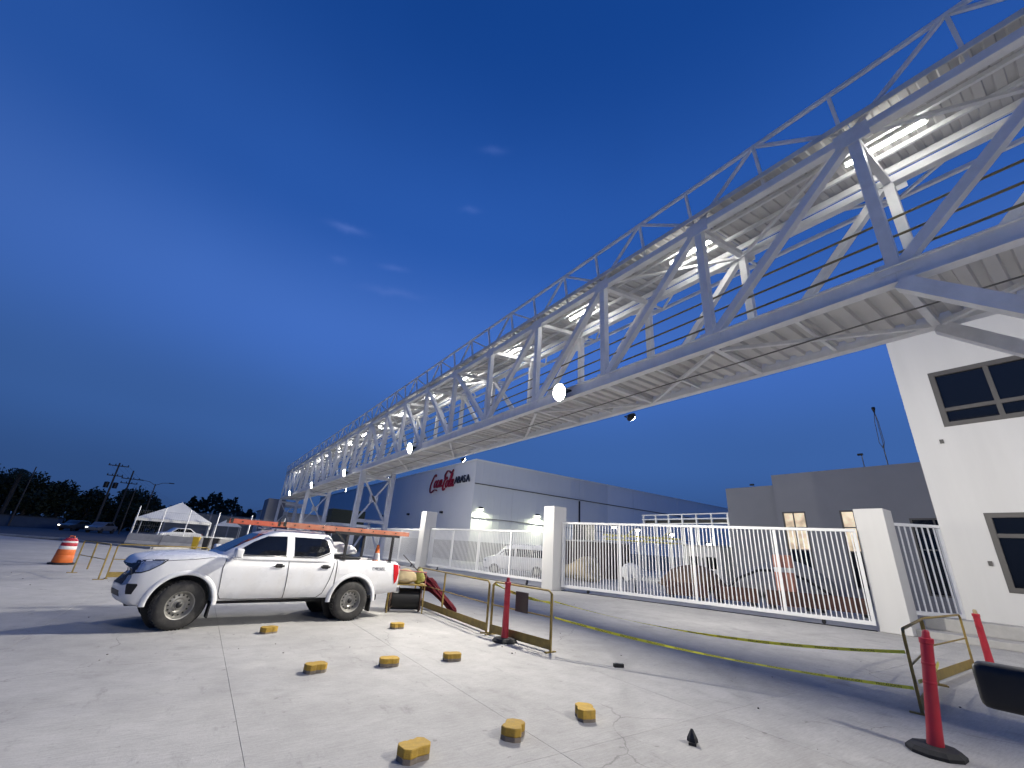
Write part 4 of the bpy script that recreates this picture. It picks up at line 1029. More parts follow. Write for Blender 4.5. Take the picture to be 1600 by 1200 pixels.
delineator(13.88, 2.50, 'red post with yellow-stained top near the white building', dirty=True)

hexa = [(-.135, -.05), (-.095, -.095), (-.04, -.095), (-.018, -.089), (.018, -.089), (.04, -.095), (.095, -.095), (.135, -.05), (.135, .05), (.095, .095), (.04, .095), (.018, .089), (-.018, .089), (-.04, .095), (-.095, .095), (-.135, .05)]
pm = MB(); pm.prism(hexa, .035, .105); p_top = pm.mesh('painted_top', PAVER, bevel=.006)
pm = MB(); pm.prism([(x * .995, y * .995) for x, y in hexa], 0, .036); p_bot = pm.mesh('bare_base', PAVERB)
spots = [(1.96, 4.02, 12, 'front left of the two near pavers and closest of all to the camera'), (2.99, 4.02, 40, 'middle one of the nearest row of three'), (4.02, 4.09, 58, 'right end of the nearest row of three'),
         (1.74, 6.80, 8, 'left end of the middle row of three'), (2.74, 6.78, -6, 'centre of the middle row of three'), (3.77, 6.78, -10, 'right end of the middle row of three'),
         (1.49, 9.50, 20, 'by the pickup door between its wheels'), (3.87, 9.42, 4, 'behind the pickup rear wheel near the reel')]
spots[0] = (1.96, 4.02, 12, 'left end of the nearest row of three')
for x, y, a, lb in spots:
    t = thing('paver_block', 'yellow painted concrete paver block, ' + lb, 'paver', (x, y, 0), R(a), 'yellow paver blocks set out on the slab')
    rj = random.Random(int(x * 100 + y * 37)); hx = [(px * rj.uniform(.97, 1.03) + rj.uniform(-.003, .003), py * rj.uniform(.96, 1.04) + rj.uniform(-.003, .003)) for px, py in hexa]
    k_ = rj.randrange(len(hx)); hx[k_] = (hx[k_][0] * .90, hx[k_][1] * .88)
    zb_ = rj.uniform(.026, .044)
    pm = MB(); pm.prism(hx, zb_, rj.uniform(.100, .110)); pm.build('painted_top', PAVER, t, bevel=rj.uniform(.003, .008))
    pm = MB(); pm.prism([(px * .995, py * .995) for px, py in hx], 0, zb_ + .001); pm.build('bare_base', PAVERB, t)
mb = MB(); mb.box((0, 0, .025), (.17, .06, .05)); mb.box((-.03, 0, .052), (.05, .05, .006)); o = mb.build('metal_offcut', BLACKMET, None, (6.19, 5.53, .002), R(-25), bevel=.004); tag(o, 'small dark block lying right of the yellow barrier', 'block')
mb = MB(); mb.lathe([(.0, .02), (.055, .02), (.05, .05), (.012, .12), (.0, .122)], 7); mb.box((0, 0, .012), (.15, .07, .02)); o = mb.build('anchor_stub', BLACKMET, None, (4.57, 3.14, 0), R(30)); tag(o, 'small black metal stub on the slab between near paver and nearest post', 'stub')
# pebbles
rnd = random.Random(5); pb = MB()
for i in range(110):
    x, y = rnd.uniform(-8, 14), rnd.uniform(1.5, 24); r_ = rnd.uniform(.003, .010) * (1.6 if rnd.random() < .1 else 1)
    pb.box((x, y, r_ * .5), (r_ * 2, r_ * 1.6, r_), None, (0, 0, rnd.uniform(0, 3)))
o = pb.build('loose_grit', mat('grit', (0.16, 0.15, 0.14), 0.9, var=0.3)); o['kind'] = 'stuff'; o['label'] = 'loose grit and pebbles scattered over the concrete slab'; o['category'] = 'grit'

# cable reel cart + sack, umbrella
rc = thing('cable_reel_cart', 'cart with big black cable drum behind the pickup tail', 'cart', (4.85, 11.55, 0), R(-18))
mb = MB(); mb.tube((-.34, 0, .30), (.34, 0, .30), .25, 28); mb.build('cable_drum', mat('black_cable', (0.008, 0.008, 0.009), 0.6, var=0.3, scale=30), rc, smooth=R(40))
for s in (-1, 1):
    mb = MB(); mb.tube((s * .36, 0, .30), (s * .40, 0, .30), .30, 8); mb.build('flange', mat('rusty_flange', (0.10, 0.06, 0.045), 0.8, var=0.35, scale=8), rc)
    mb = MB(); mb.path([(s * .44, -.30, .0), (s * .44, -.24, .62), (s * .44, .30, .62), (s * .44, .34, .0)], .018, 6); mb.bar((s * .44, -.26, .30), (s * .44, .32, .30), .03); mb.build('frame', YELSTEEL, rc)
mb = MB(); mb.tube((-.46, 0, .30), (.46, 0, .30), .022, 8); mb.build('axle', BLACKMET, rc)
mb = MB(); mb.box((0, .03, .645), (.98, .62, .02)); mb.build('shelf', YELSTEEL, rc)
mb = MB(); mb.path([(-.44, -.26, .62), (-.44, -.30, 1.0), (.44, -.30, .96), (.44, -.26, .62)], .016, 6); mb.build('push_handle', mat('pink_red_tube', (0.45, 0.16, 0.13), 0.6, var=0.2), rc)
lump('sack', 'tan sack lying on the reel cart behind the pickup tail light', 'sack', (4.80, 11.60, .656), (.26, .24, .26), TAN, 11)
lump('hose_bundle', 'coiled yellowish hose bundle on the reel cart beside the tan sack', 'hose', (5.16, 11.50, .656), (.13, .16, .24), mat('yellow_hose', (0.34, 0.33, 0.09), 0.6, var=0.4, scale=22), 12, amp=.4)
# closed red umbrella leaning on the barrier
um = thing('closed_umbrella', 'closed dark red umbrella leaning upside down on the long yellow barrier', 'umbrella', (6.02, 10.82, 0))
A = Vector((0, 0, .03)); B = Vector((-.74, 2.34, 1.30)); D = (B - A)
mb = MB(); mb.tube(A + D * .02, B, .013, 8); mb.build('pole', mat('dark_pole', (0.09, 0.075, 0.05), 0.5, var=0.2), um)
ax = D.normalized(); u_ = ax.cross(Vector((0, 0, 1))).normalized(); v_ = u_.cross(ax)
prof = [(0.015, .02), (.04, .075), (.10, .085), (.20, .085), (.32, .10), (.42, .13), (.50, .16), (.55, .13), (.60, .15), (.64, .09)]
mb = MB(); n = 36
for f, r_ in prof:
    for i in range(n):
        t = 2 * math.pi * i / n; k = 1 + .28 * math.sin(i * 2 * math.pi / 4.5 + f * 9) * (0.5 + f) + .10 * math.sin(5 * t + f * 20)
        dr = r_ * k; sag = Vector((0, 0, -.10 * smoothstep(.40, .62, f)))
        mb.v.append(A + D * (f + .035 * math.sin(i * 1.4) * smoothstep(.5, .64, f)) + u_ * (math.cos(t) * dr) + v_ * (math.sin(t) * dr) + sag)
for k in range(len(prof) - 1):
    for i in range(n): j = (i + 1) % n; mb.f.append([k * n + i, k * n + j, (k + 1) * n + j, (k + 1) * n + i])
mb.f.append(list(range(n))[::-1]); mb.f.append([(len(prof) - 1) * n + i for i in range(n)])
for p_ in mb.v: p_.z = max(p_.z, .004)
mb.build('canopy', REDCLOTH, um, smooth=R(70))

# caution tapes with printed words
def tape(p, q, sag, label, twist, word='PRECAUCION', w=.040, phase=0.0):
    p = Vector(p); q = Vector(q); N_ = 48; pts = []
    for i in range(N_ + 1):
        f = i / N_; pts.append(p.lerp(q, f) + Vector((0, 0, -sag * 4 * f * (1 - f))))
    L = sum((b - a).length for a, b in zip(pts, pts[1:]))
    cum = [0]
    for a, b in zip(pts, pts[1:]): cum.append(cum[-1] + (b - a).length)
    def frame(s):
        i = 0
        while i < N_ - 1 and cum[i + 1] < s: i += 1
        f = (s - cum[i]) / (cum[i + 1] - cum[i]); c = pts[i].lerp(pts[i + 1], f); d = (pts[i + 1] - pts[i]).normalized()
        side_ = d.cross(Vector((0, 0, 1))).normalized(); up_ = side_.cross(d).normalized()
        a = twist(s / L); e = up_ * math.cos(a) + side_ * math.sin(a); n_ = d.cross(e).normalized()
        return c, e, n_
    t = thing('caution_tape', label, 'tape', (p.x, p.y, p.z))
    mb = MB(); vs = []; K = 120
    for i in range(K + 1):
        c, e, n_ = frame(L * i / K)
        for sy in (-1, 1):
            for sn in (-1, 1): vs.append(c + e * (sy * w / 2) + n_ * (sn * .0008) - p)
    fs = []
    for i in range(K):
        a, b = 4 * i, 4 * i + 4; fs += [(a, a + 2, b + 2, b), (a + 1, b + 1, b + 3, a + 3), (a, b, b + 1, a + 1), (a + 2, a + 3, b + 3, b + 2)]
    fs += [(0, 1, 3, 2), (4 * K, 4 * K + 2, 4 * K + 3, 4 * K + 1)]
    mb.add(vs, fs); band = mb.build('band', TAPE, t)
    base = text_mesh(word, w * 1.12, TAPEINK, 0.0)
    xs = [v.co.x for v in base.vertices]; wl = max(xs) - min(xs); s = .12 + phase; vv = [(v.co.x - min(xs), v.co.y) for v in base.vertices]; ff = [tuple(p_.vertices) for p_ in base.polygons]
    while s + wl < L - .05:
        for sgn in (1, -1):
            m2 = MB()
            vs = []
            for x, y in vv:
                c, e, n_ = frame(s + (x if sgn > 0 else wl - x)); vs.append(c + e * (y - w * .40) + n_ * (sgn * .0026) - p)
            m2.add(vs, ff); o_ = m2.build('printed_word', TAPEINK, band)
        s += wl + .16
    return t
tape((5.73, 6.64, .83), (8.40, 2.33, .72), .16, 'yellow caution tape with black words, upper one between the two barriers', lambda f: .5 + .9 * math.sin(5 * f + .4))
tape((5.73, 6.62, .57), (8.40, 2.33, .30), .10, 'yellow caution tape with black words, lower one between the two barriers', lambda f: -.2 + 1.0 * math.sin(4 * f + 2.2), phase=.2)
tape((5.53, 8.36, .96), (5.70, 6.72, .80), .05, 'short yellow caution tape along the barrier with the brown plate', lambda f: .9 * math.sin(9 * f), w=.05)
tape((8.46, 2.28, .38), (10.9, 2.60, .36), .06, 'yellow caution tape tied along the barrier at the right', lambda f: .4 * math.sin(6 * f), w=.05)

# orange drum
dr = thing('traffic_drum', 'orange traffic drum with white band at the left of the yard', 'drum', (-3.98, 24.3, 0))
mb = MB(); mb.lathe([(.0, .0), (.40, .0), (.40, .05), (.33, .07), (.0, .07)], 14); mb.build('base', RUBBER, dr)
for z0, z1, r0, r1, m in ((.07, .34, .30, .28, ORANGE), (.34, .54, .27, .26, ORANGE), (.54, .66, .255, .25, REFLW), (.66, .78, .235, .23, REDPOST), (.78, .84, .232, .23, REFLW), (.84, .95, .225, .16, REDPOST)):
    mb = MB(); mb.lathe([(r0, z0), (r0 + .008, z0 + .02), (r1 + .006, z1 - .02), (r1, z1), (0, z1)], 22); mb.build('band' if m is REFLW else 'shell', m, dr, smooth=R(40))
mb = MB(); mb.path([(-.08, 0, .95), (-.07, 0, 1.02), (.07, 0, 1.02), (.08, 0, .95)], .018, 6); mb.build('handle', ORANGE, dr)
# ================================================================== LEFT BACKGROUND
tn = thing('canopy_tent', 'white peaked canopy tent behind the concrete barriers at the left', 'tent', (-1.95, 52.0, 0))
x0, x1, y0, y1 = -2.75, 2.75, -2.6, 2.6; ez, az_ = 2.1, 3.75
def roof_face(a, b, sag=.14, n=6):
    mb = MB(); ap = Vector((0, 0, az_)); a = Vector(a); b = Vector(b); rows = []
    for i in range(n + 1):
        f = i / n; row = []
        for j in range(n + 1):
            g = j / n; e = a.lerp(b, g); p_ = ap.lerp(e, f); p_.z -= sag * math.sin(math.pi * f) * (.35 + .65 * math.sin(math.pi * g)); row.append(p_)
        rows.append(row)
    vs = [p_ for r_ in rows for p_ in r_]; m = n + 1
    fs = [(i * m + j, i * m + j + 1, (i + 1) * m + j + 1, (i + 1) * m + j) for i in range(n) for j in range(n)]
    vs += [p_ + Vector((0, 0, -.012)) for p_ in vs]; k = m * m
    fs += [tuple(q + k for q in reversed(f)) for f in fs]
    mb.add(vs, fs); return mb
cs = [(x0, y0, ez), (x1, y0, ez), (x1, y1, ez), (x0, y1, ez)]
for i in range(4): roof_face(cs[i], cs[(i + 1) % 4]).build('roof_panel', CANVAS, tn, smooth=R(60))
for i in range(4):
    a, b = cs[i], cs[(i + 1) % 4]; mb = MB(); mb.bar((a[0], a[1], ez - .10), (b[0], b[1], ez - .10), .02, .22); mb.build('valance', CANVAS, tn)
    mb = MB(); mb.tube((a[0] * .985, a[1] * .985, 0), (a[0] * .985, a[1] * .985, ez), .035, 8); mb.build('leg', GATE_WHITE, tn)
fw = thing('mesh_fence', 'low wire mesh fence with white posts in front of the canopy tent', 'fence', (-4.6, 49.2, 0))
for i, x in enumerate((0, 1.8, 3.6, 5.8, 8.4, 11.2)):
    mb = MB(); mb.tube((x, -.25 * i, 0), (x, -.25 * i, 3.05), .045, 8); mb.build('post', GATE_WHITE, fw)
wm = MB()
for z in (.9, 1.5, 2.1, 2.7): wm.tube((0, 0, z), (11.2, -1.25, z), .006, 4)
for i in range(75):
    x = i * .15; wm.tube((x, -.25 * x / 2.1, .85), (x, -.25 * x / 2.1, 2.75), .0035, 3)
wm.build('wire_mesh', mat('grey_wire', (0.30, 0.31, 0.32), 0.5, metal=0.4, var=0.1), fw)
js = [(-.30, 0), (.30, 0), (.30, .08), (.18, .30), (.10, .84), (-.10, .84), (-.18, .30), (-.30, .08)]
jm = MB(); jm.prism(js, -1.25, 1.25, Matrix.Rotation(R(90), 4, 'Y') @ Matrix.Rotation(R(90), 4, 'Z')); j_me = jm.mesh('concrete_barrier', CONC, bevel=.015)
for i, (x, y, a, lb) in enumerate([(-3.5, 48.4, -22, 'leftmost grey concrete road barrier in front of the tent'), (-1.15, 47.4, -22, 'second grey concrete road barrier in front of the tent'), (1.25, 46.6, -16, 'third grey concrete road barrier, near the yellow bin'), (3.7, 46.0, -12, 'fourth grey concrete road barrier, behind the pickup windshield')]):
    o = link('concrete_barrier', j_me, None, (x, y, 0), R(a)); tag(o, lb, 'barrier', 'concrete road barriers')
def bin_(x, y, m, label):
    t = thing('waste_bin', label, 'bin', (x, y, 0), R(-15), 'bins by the tent')
    mb = MB(); mb.lathe([(.0, .0), (.23, .0), (.30, .85), (.0, .85)], 4, Matrix.Rotation(R(45), 4, 'Z')); mb.build('bin_body', m, t)
    mb = MB(); mb.box((0, .02, .88), (.50, .52, .06)); mb.build('lid', m, t, bevel=.02)
bin_(.05, 44.6, mat('yellow_bin', (0.50, 0.33, 0.02), 0.5, var=0.1), 'yellow waste bin left of the pickup windshield')
bin_(.75, 44.4, mat('black_bin', (0.02, 0.02, 0.022), 0.5, var=0.1), 'black waste bin beside the yellow one')
bin_(1.4, 44.2, MATS['black_bin'], 'second black waste bin, nearest the pickup windshield')
tb_ = thing('folding_table', 'long white table under the canopy tent', 'table', (.8, 50.0, 0))
mb = MB(); mb.box((0, 0, .88), (4.2, .75, .05)); mb.box((0, -.36, .62), (4.2, .02, .50)); mb.build('table_top', CANVAS, tb_)
for x in (-1.9, 1.9):
    for y in (-.3, .3): mb = MB(); mb.tube((x, y, 0), (x, y, .86), .02, 6); mb.build('leg', BLACKMET, tb_)
t2 = thing('canopy_tent', 'small far white canopy tip right of the big tent', 'tent', (3.0, 70, 0))
mb = MB(); mb.lathe([(2.2, 2.0), (2.1, 2.04), (0.0, 3.0)], 4, Matrix.Rotation(R(45), 4, 'Z')); mb.build('roof_panel', CANVAS, t2)
for a in range(4): mb = MB(); mb.tube((1.45 * (1 if a % 2 else -1), 1.45 * (1 if a > 1 else -1), 0), (1.45 * (1 if a % 2 else -1), 1.45 * (1 if a > 1 else -1), 2.0), .03, 6); mb.build('leg', GATE_WHITE, t2)
# long low wall far behind
lw = thing('perimeter_wall', 'long grey panelled wall far behind the tent', 'wall', (5.6, 92, 0))
for i in range(9):
    mb = MB(); mb.box((-9 + 3.0 * i, 0, 1.95), (2.97, .15, 3.9)); mb.build('panel', mat('wall_panel', (0.22, 0.215, 0.20), 0.85, var=0.15, scale=0.8), lw)
for i in range(10):
    mb = MB(); mb.box((-10.5 + 3.0 * i, -.1, 2.05), (.22, .24, 4.1)); mb.build('post', CONC, lw)
# utility poles
def utility(x, y, h, label, arms, lamp=0, sc=1.0):
    t = thing('utility_pole', label, 'pole', (x, y, 0), group='poles along the road')
    mb = MB(); mb.tube((0, 0, 0), (0, 0, h), .17 * sc, 10, .11 * sc); mb.build('pole', mat('weathered_pole', (0.10, 0.085, 0.07), 0.9, var=0.25, scale=1.5), t)
    for z, w in arms:
        mb = MB(); mb.bar((-w / 2, -.1, z), (w / 2, -.1, z), .13, .13); mb.build('crossarm', MATS['weathered_pole'], t)
        for f in (-.46, -.16, .16, .46):
            mb = MB(); mb.lathe([(.05, 0), (.08, .07), (.05, .14), (.07, .20), (.0, .26)], 8, Matrix.Translation((w * f, -.1, z + .065))); mb.build('insulator', BLACKPL, t)
    for i in range(lamp):
        s = -1 if i % 2 else 1
        mb = MB(); mb.path([(0, 0, h - .2), (s * .8, 0, h + .25), (s * 1.6, 0, h + .35)], .04, 6); a_ = mb.build('lamp_arm', MATS['weathered_pole'], t)
        mb = MB(); mb.box((s * 1.9, 0, h + .35), (.7, .26, .12)); mb.build('lamp_head', BLACKMET, a_, bevel=.03)
    return t
u1 = utility(-13.6, 95, 10.7, 'taller dark utility pole with two crossarms left of the tent', [(10.2, 2.6), (8.6, 2.0)])
mb = MB(); mb.lathe([(.0, 0), (.32, .02), (.34, .9), (.0, .98)], 12, Matrix.Translation((-.55, -.3, 6.6))); mb.build('transformer', BLACKMET, u1)
mb = MB(); mb.lathe([(.0, 0), (.32, .02), (.34, .9), (.0, .98)], 12, Matrix.Translation((.55, -.3, 6.6))); mb.build('transformer', BLACKMET, u1)
utility(-12.6, 104, 10.5, 'second dark utility pole with two crossarms, just left of the twin street lamps', [(9.0, 2.6), (8.2, 2.4)])
utility(-7.3, 86, 7.4, 'twin armed street lamp pole above the tent', [], 2, .6)
utility(-9.4, 86, 6.6, 'plain thin grey pole left of the tent', [], 0, .5)
utility(-22.8, 95, 8.6, 'leaning looking pale pole among the dark trees', [], 0, .6)
# wires between the poles
wr = MB()
for f in (-.46, -.16, .16, .46):
    a = Vector((-13.6 + 2.6 * f, 94.9, 10.45)); b = Vector((-12.6 + 2.6 * f, 103.9, 9.25)); c = Vector((-40 + 2.6 * f, 80, 10.4)); d = Vector((14 + 2.6 * f, 170, 9.3))
    for p_, q_ in ((a, b), (b, d)):
        L_ = (q_ - p_).length
        wr.path([p_.lerp(q_, k / 8) - Vector((0, 0, .0009 * L_ * L_ * 4 * (k / 8) * (1 - k / 8))) for k in range(9)], .009, 3)
o = wr.build('overhead_wires', BLACKMET); tag(o, 'thin dark overhead wires between the utility poles', 'wire')

# trees
def tree(x, y, h, rad, label, seed, palm=False, n=900):
    rnd = random.Random(seed); t = thing('roadside_tree' if not palm else 'palm_tree', label, 'tree', (x, y, 0), rnd.uniform(0, 6), 'dark trees beyond the road')
    mb = MB(); th = h * (.45 if not palm else .9)
    mb.path([(0, 0, 0), (.1, .05, th * .5), (.05, -.1, th)], .16 + .012 * h, 7)
    if palm:
        for i in range(16):
            a = i * 2.39; L_ = rad * rnd.uniform(.8, 1.1); up = rnd.uniform(-.2, .9)
            ps = [Vector((math.cos(a) * L_ * f, math.sin(a) * L_ * f, th + up * L_ * f - 1.1 * L_ * f * f * (1 if up > 0 else .6))) for f in (0, .25, .5, .75, 1)]
            if i == 0: cm_ = MB()
            for p_, q_ in zip(ps, ps[1:]):
                for s in (-1, 1):
                    for k in range(3):
                        c = p_.lerp(q_, k / 3); d = (q_ - p_).normalized(); sd = d.cross(Vector((0, 0, 1))).normalized() * s
                        tip = c + sd * .55 + d * .25 - Vector((0, 0, .22)); cm_.add([c, c + d * .12, tip], [(0, 1, 2)])
        mb.build('trunk', BARK, t); cm_.build('crown', LEAF, t); return
    cl = []
    for i in range(7):
        a = rnd.uniform(0, 6.28); rr = rad * rnd.uniform(.2, .75); z = h * rnd.uniform(.45, .88)
        e = Vector((math.cos(a) * rr, math.sin(a) * rr, z)); mb.path([(.05, -.1, th * .8), e * .5 + Vector((0, 0, th * .45)), e], .07, 5); cl.append((e, rad * rnd.uniform(.35, .6)))
    cl.append((Vector((0, 0, h * .82)), rad * .5)); cl.append((Vector((0, 0, h * .45)), rad * .7))
    mb.build('trunk', BARK, t, smooth=True); cm_ = MB()
    for i in range(n):
        c, r_ = rnd.choice(cl); d = Vector((rnd.gauss(0, 1), rnd.gauss(0, 1), rnd.gauss(0, .8))).normalized() * r_ * rnd.uniform(.5, 1.08)
        p_ = c + d; p_.z = max(p_.z, .25); s = rnd.uniform(.16, .42)
        a = Vector((rnd.gauss(0, 1), rnd.gauss(0, 1), rnd.gauss(0, 1))).normalized(); b = a.cross(Vector((rnd.gauss(0, 1), rnd.gauss(0, 1), rnd.gauss(0, 1)))).normalized()
        cm_.add([p_ - a * s, p_ + b * s * .5, p_ + a * s, p_ - b * s * .5], [(0, 1, 2, 3)])
    cm_.build('crown', LEAF, t)
trs = [(-37, 100, 12.4, 4.6, 'tallest dark tree at the left edge'), (-31.5, 104, 9.0, 4.2, 'big dark tree second from the left edge'), (-28, 108, 7.8, 4.2, 'rounded dark tree third from the left edge'),
       (-24.6, 106, 8.6, 3.4, 'low dark tree fourth from the left edge'), (-20.8, 108, 7.0, 4.0, 'broad dark tree left of the utility poles'), (-17.5, 110, 6.2, 3.6, 'dark tree just left of the taller utility pole'),
       (-12.2, 112, 7.2, 3.8, 'round dark tree behind the utility poles'), (-9.0, 114, 6.2, 3.0, 'small dark tree right of the utility poles')]
for i, (x, y, h, r_, lb) in enumerate(trs): tree(x, y, h, r_, lb, 20 + i, n=2600)
tree(-24.9, 98, 9.0, 2.2, 'dark palm rising above the trees left of the poles', 55, True)
tree(-36.5, 95, 12.6, 2.4, 'dark palm at the left edge of the photo', 56, True)
# wooded rise behind the wall
hm = MB(); nx = 60; rnd = random.Random(3)
fl = MB()
for i in range(5200):
    x = rnd.uniform(-30, 40); top = 4 + 9.5 * math.exp(-((x - 3) / 13) ** 2) + 1.2 * math.sin(x * .9) + .8 * math.sin(x * 2.3)
    z = rnd.uniform(0, 1) ** .6 * top; p_ = Vector((x, 205 + rnd.uniform(-5, 5), z)); s = rnd.uniform(.4, 1.0)
    a = Vector((rnd.gauss(0, 1), rnd.gauss(0, 1), rnd.gauss(0, 1))).normalized(); b = a.cross(Vector((rnd.gauss(0, 1), rnd.gauss(0, 1), .1))).normalized()
    fl.add([p_ - a * s, p_ + b * s * .6, p_ + a * s, p_ - b * s * .6], [(0, 1, 2, 3)])
o = fl.build('far_wood', LEAF); o['kind'] = 'stuff'; o['label'] = 'dark wooded rise far behind the grey panelled wall'; o['category'] = 'wood'
# far hedge band behind the trees
fl = MB()
for i in range(4200):
    x = rnd.uniform(-75, -4); top = 4.6 + 1.0 * math.sin(x * .35) + .7 * math.sin(x * 1.3)
    z = rnd.uniform(0, 1) ** .7 * top; p_ = Vector((x, 122 + rnd.uniform(-3, 3), z)); s = rnd.uniform(.3, .7)
    a = Vector((rnd.gauss(0, 1), rnd.gauss(0, 1), rnd.gauss(0, 1))).normalized(); b = a.cross(Vector((rnd.gauss(0, 1), rnd.gauss(0, 1), .1))).normalized()
    fl.add([p_ - a * s, p_ + b * s * .6, p_ + a * s, p_ - b * s * .6], [(0, 1, 2, 3)])
o = fl.build('undergrowth', LEAF); o['kind'] = 'stuff'; o['label'] = 'dense dark undergrowth along the far side of the road'; o['category'] = 'undergrowth'
# far vehicles and low shed
def far_car(x, y, rz, m, label, lit_front=None, lit_rear=None):
    t = thing('parked_car', label, 'car', (x, y, -.02), rz, 'cars on the road at the left')
    pr = [(-2.1, .35), (-2.1, .75), (-1.9, .85), (-1.1, .95), (-.55, 1.42), (.75, 1.45), (1.45, 1.0), (2.05, .92), (2.15, .6), (2.1, .35)]
    mb = MB(); mb.prism(pr, -.82, .82, Matrix.Rotation(R(90), 4, 'X')); mb.build('body', m, t, bevel=.06, seg=2, smooth=R(40))
    for s in (-1, 1):
        mb = MB(); mb.prism([(-.95, .98), (-.5, 1.36), (.70, 1.38), (1.2, 1.02)], -.004, .004, Matrix.Translation((0, s * .825, 0)) @ Matrix.Rotation(R(90), 4, 'X')); mb.build('window', GLASS_DK, t)
        for xx in (-1.3, 1.3): mb = MB(); mb.tube((xx, s * .62, .32), (xx, s * .84, .32), .32, 18); mb.build('wheel', TYRE, t)
        mb = MB(); mb.box((-2.13, s * .6, .72), (.06, .24, .11)); mb.build('headlight', (lit_front if s > 0 else None) or CHROME, t)
        mb = MB(); mb.box((2.14, s * .62, .82), (.06, .28, .16)); mb.build('tail_light', lit_rear or REDLENS, t)
HEAD = mat('headlamp_on', (0.9, 0.9, 0.9), 0.3, var=0, emit=(1.0, 0.95, 0.85), estr=7); TAIL = mat('tail_on', (0.6, 0.02, 0.02), 0.3, var=0, emit=(1.0, 0.03, 0.02), estr=4)
DKCAR = mat('dark_car_paint', (0.03, 0.03, 0.035), 0.3, var=0.1, coat=0.5)
far_car(-14.5, 88, R(62), DKCAR, 'dark car with a lit headlamp below the taller utility pole', HEAD)
far_car(-11.2, 84, R(70), mat('grey_car_paint', (0.16, 0.16, 0.17), 0.35, var=0.1, coat=0.5), 'grey car with lit headlamp left of the tent', HEAD)
far_car(-30.2, 96, R(200), mat('red_car_paint', (0.20, 0.02, 0.02), 0.35, var=0.1, coat=0.5), 'red car with lit lamp at the left edge of the photo', HEAD, TAIL)
far_car(-1.8, 66, R(20), PAINTW, 'white car parked behind the canopy tent')
sh = thing('roadside_shed', 'low blue-grey roadside shed below the dark trees', 'shed', (-21.5, 97, 0))
mb = MB(); mb.box((0, 0, .75), (7, 3, 1.5)); mb.build('wall', mat('blue_wall', (0.07, 0.10, 0.15), 0.8, var=0.2, scale=0.8), sh)
mb = MB(); mb.box((0, 0, 1.56), (7.3, 3.4, .10)); mb.build('roof', BLACKMET, sh)

# ================================================================== FAR END OF THE BRIDGE
sr = thing('stair_tower', 'pale grey concrete stair block at the far end of the footbridge', 'building', (8.4, 68.9, 0))
mb = MB(); mb.box((-.75, 0, 2.95), (2.1, 5.0, 5.9)); mb.build('stair_wall', GREY_PLASTER, sr)
mb = MB(); mb.box((1.6, 0, 5.4), (2.6, 5.0, .35)); mb.build('landing', WHITE_STEEL, sr)
for i in range(16):
    mb = MB(); mb.box((1.6, -2.2 + .28 * i, .17 + .33 * i), (1.8, .30, .05)); mb.build('step', WHITE_STEEL, sr)
for x in (.68, 2.52):
    mb = MB(); mb.bar((x, -2.35, .12), (x, 2.2, 5.42), .05, .25); mb.build('stringer', WHITE_STEEL, sr)
cn = thing('storage_container', 'dark green storage container behind the X-braced tower', 'container', (16.0, 62.5, 0))
mb = MB(); mb.box((0, 0, 3.9), (4.4, 2.4, 2.5)); mb.build('container_body', mat('dark_green', (0.055, 0.065, 0.045), 0.7, var=0.15), cn)
mb = MB(); mb.box((0, 0, 1.33), (4.4, 2.4, 2.62)); mb.build('container_body', mat('grey_green', (0.12, 0.13, 0.12), 0.7, var=0.15), cn)
lr = thing('walkway_roof', 'low pale walkway roof behind the pickup rack', 'shelter', (11.2, 43.6, 0))
mb = MB(); mb.box((0, 0, 2.75), (3.4, 4.4, .22)); mb.build('roof', WHITE_STEEL, lr)
for x in (-1.5, 1.5):
    for y in (-2, 2): mb = MB(); mb.tube((x, y, 0), (x, y, 2.64), .05, 8); mb.build('post', WHITE_STEEL, lr)
bl = thing('low_building', 'low pale outbuilding between the far bridge towers', 'building', (13.5, 74, 0))
mb = MB(); mb.box((0, 0, 2.2), (14, 5, 4.4)); mb.build('wall', PLASTER, bl); mb = MB(); mb.box((0, 0, 4.46), (14.4, 5.4, .12)); mb.build('roof', CONC, bl)
for x, z, lb in ((8.6, 2.6, 'first small lit lamp on the low outbuilding, by the stair block'), (10.1, 2.55, 'second small lit lamp on the low outbuilding'), (11.5, 2.75, 'third small lit lamp on the low outbuilding'), (13.0, 3.0, 'fourth small lit lamp on the low outbuilding, by the green container')):
    t = thing('wall_lamp', lb, 'lamp', (x * 71.35 / 60, 71.38, 1.68 + (z - 1.68) * 1.18), group='lamps on the low outbuilding')
    mb = MB(); mb.box((0, 0, .1), (.34, .2, .14)); mb.build('housing', BLACKMET, t); mb = MB(); mb.box((0, -.06, -.02), (.34, .22, .12)); mb.build('lens', WHITELAMP, t)

# ================================================================== BEHIND THE GATES
vn = thing('parked_van', 'white van parked behind the left sliding gate leaf', 'van', (19.2, 26.6, 0), R(-38))
def vsec(x, w, zb, zt):
    return [(x, 0, zb), (x, -.85 * w, zb), (x, -.98 * w, zb + .08), (x, -w, zb + .4), (x, -.99 * w, (zb + zt) * .55), (x, -.92 * w, zt - .25), (x, -.84 * w, zt - .06), (x, -.6 * w, zt), (x, 0, zt + .02)]
vst = [vsec(x, w, zb, zt) for x, w, zb, zt in ((-2.3, .78, .45, .85), (-2.25, .88, .36, .98), (-2.0, .95, .34, 1.08), (-1.5, .97, .34, 1.20), (-1.35, .97, .34, 1.32), (-.75, .97, .34, 1.85), (-.5, .97, .34, 1.98), (.5, .97, .34, 2.06), (2.2, .97, .36, 2.06), (2.4, .94, .40, 2.0))]
vb = loft(vst).mesh('body', PAINTW, smooth=R(35)); link('body', vb, vn); tv = bvh_of(vb)
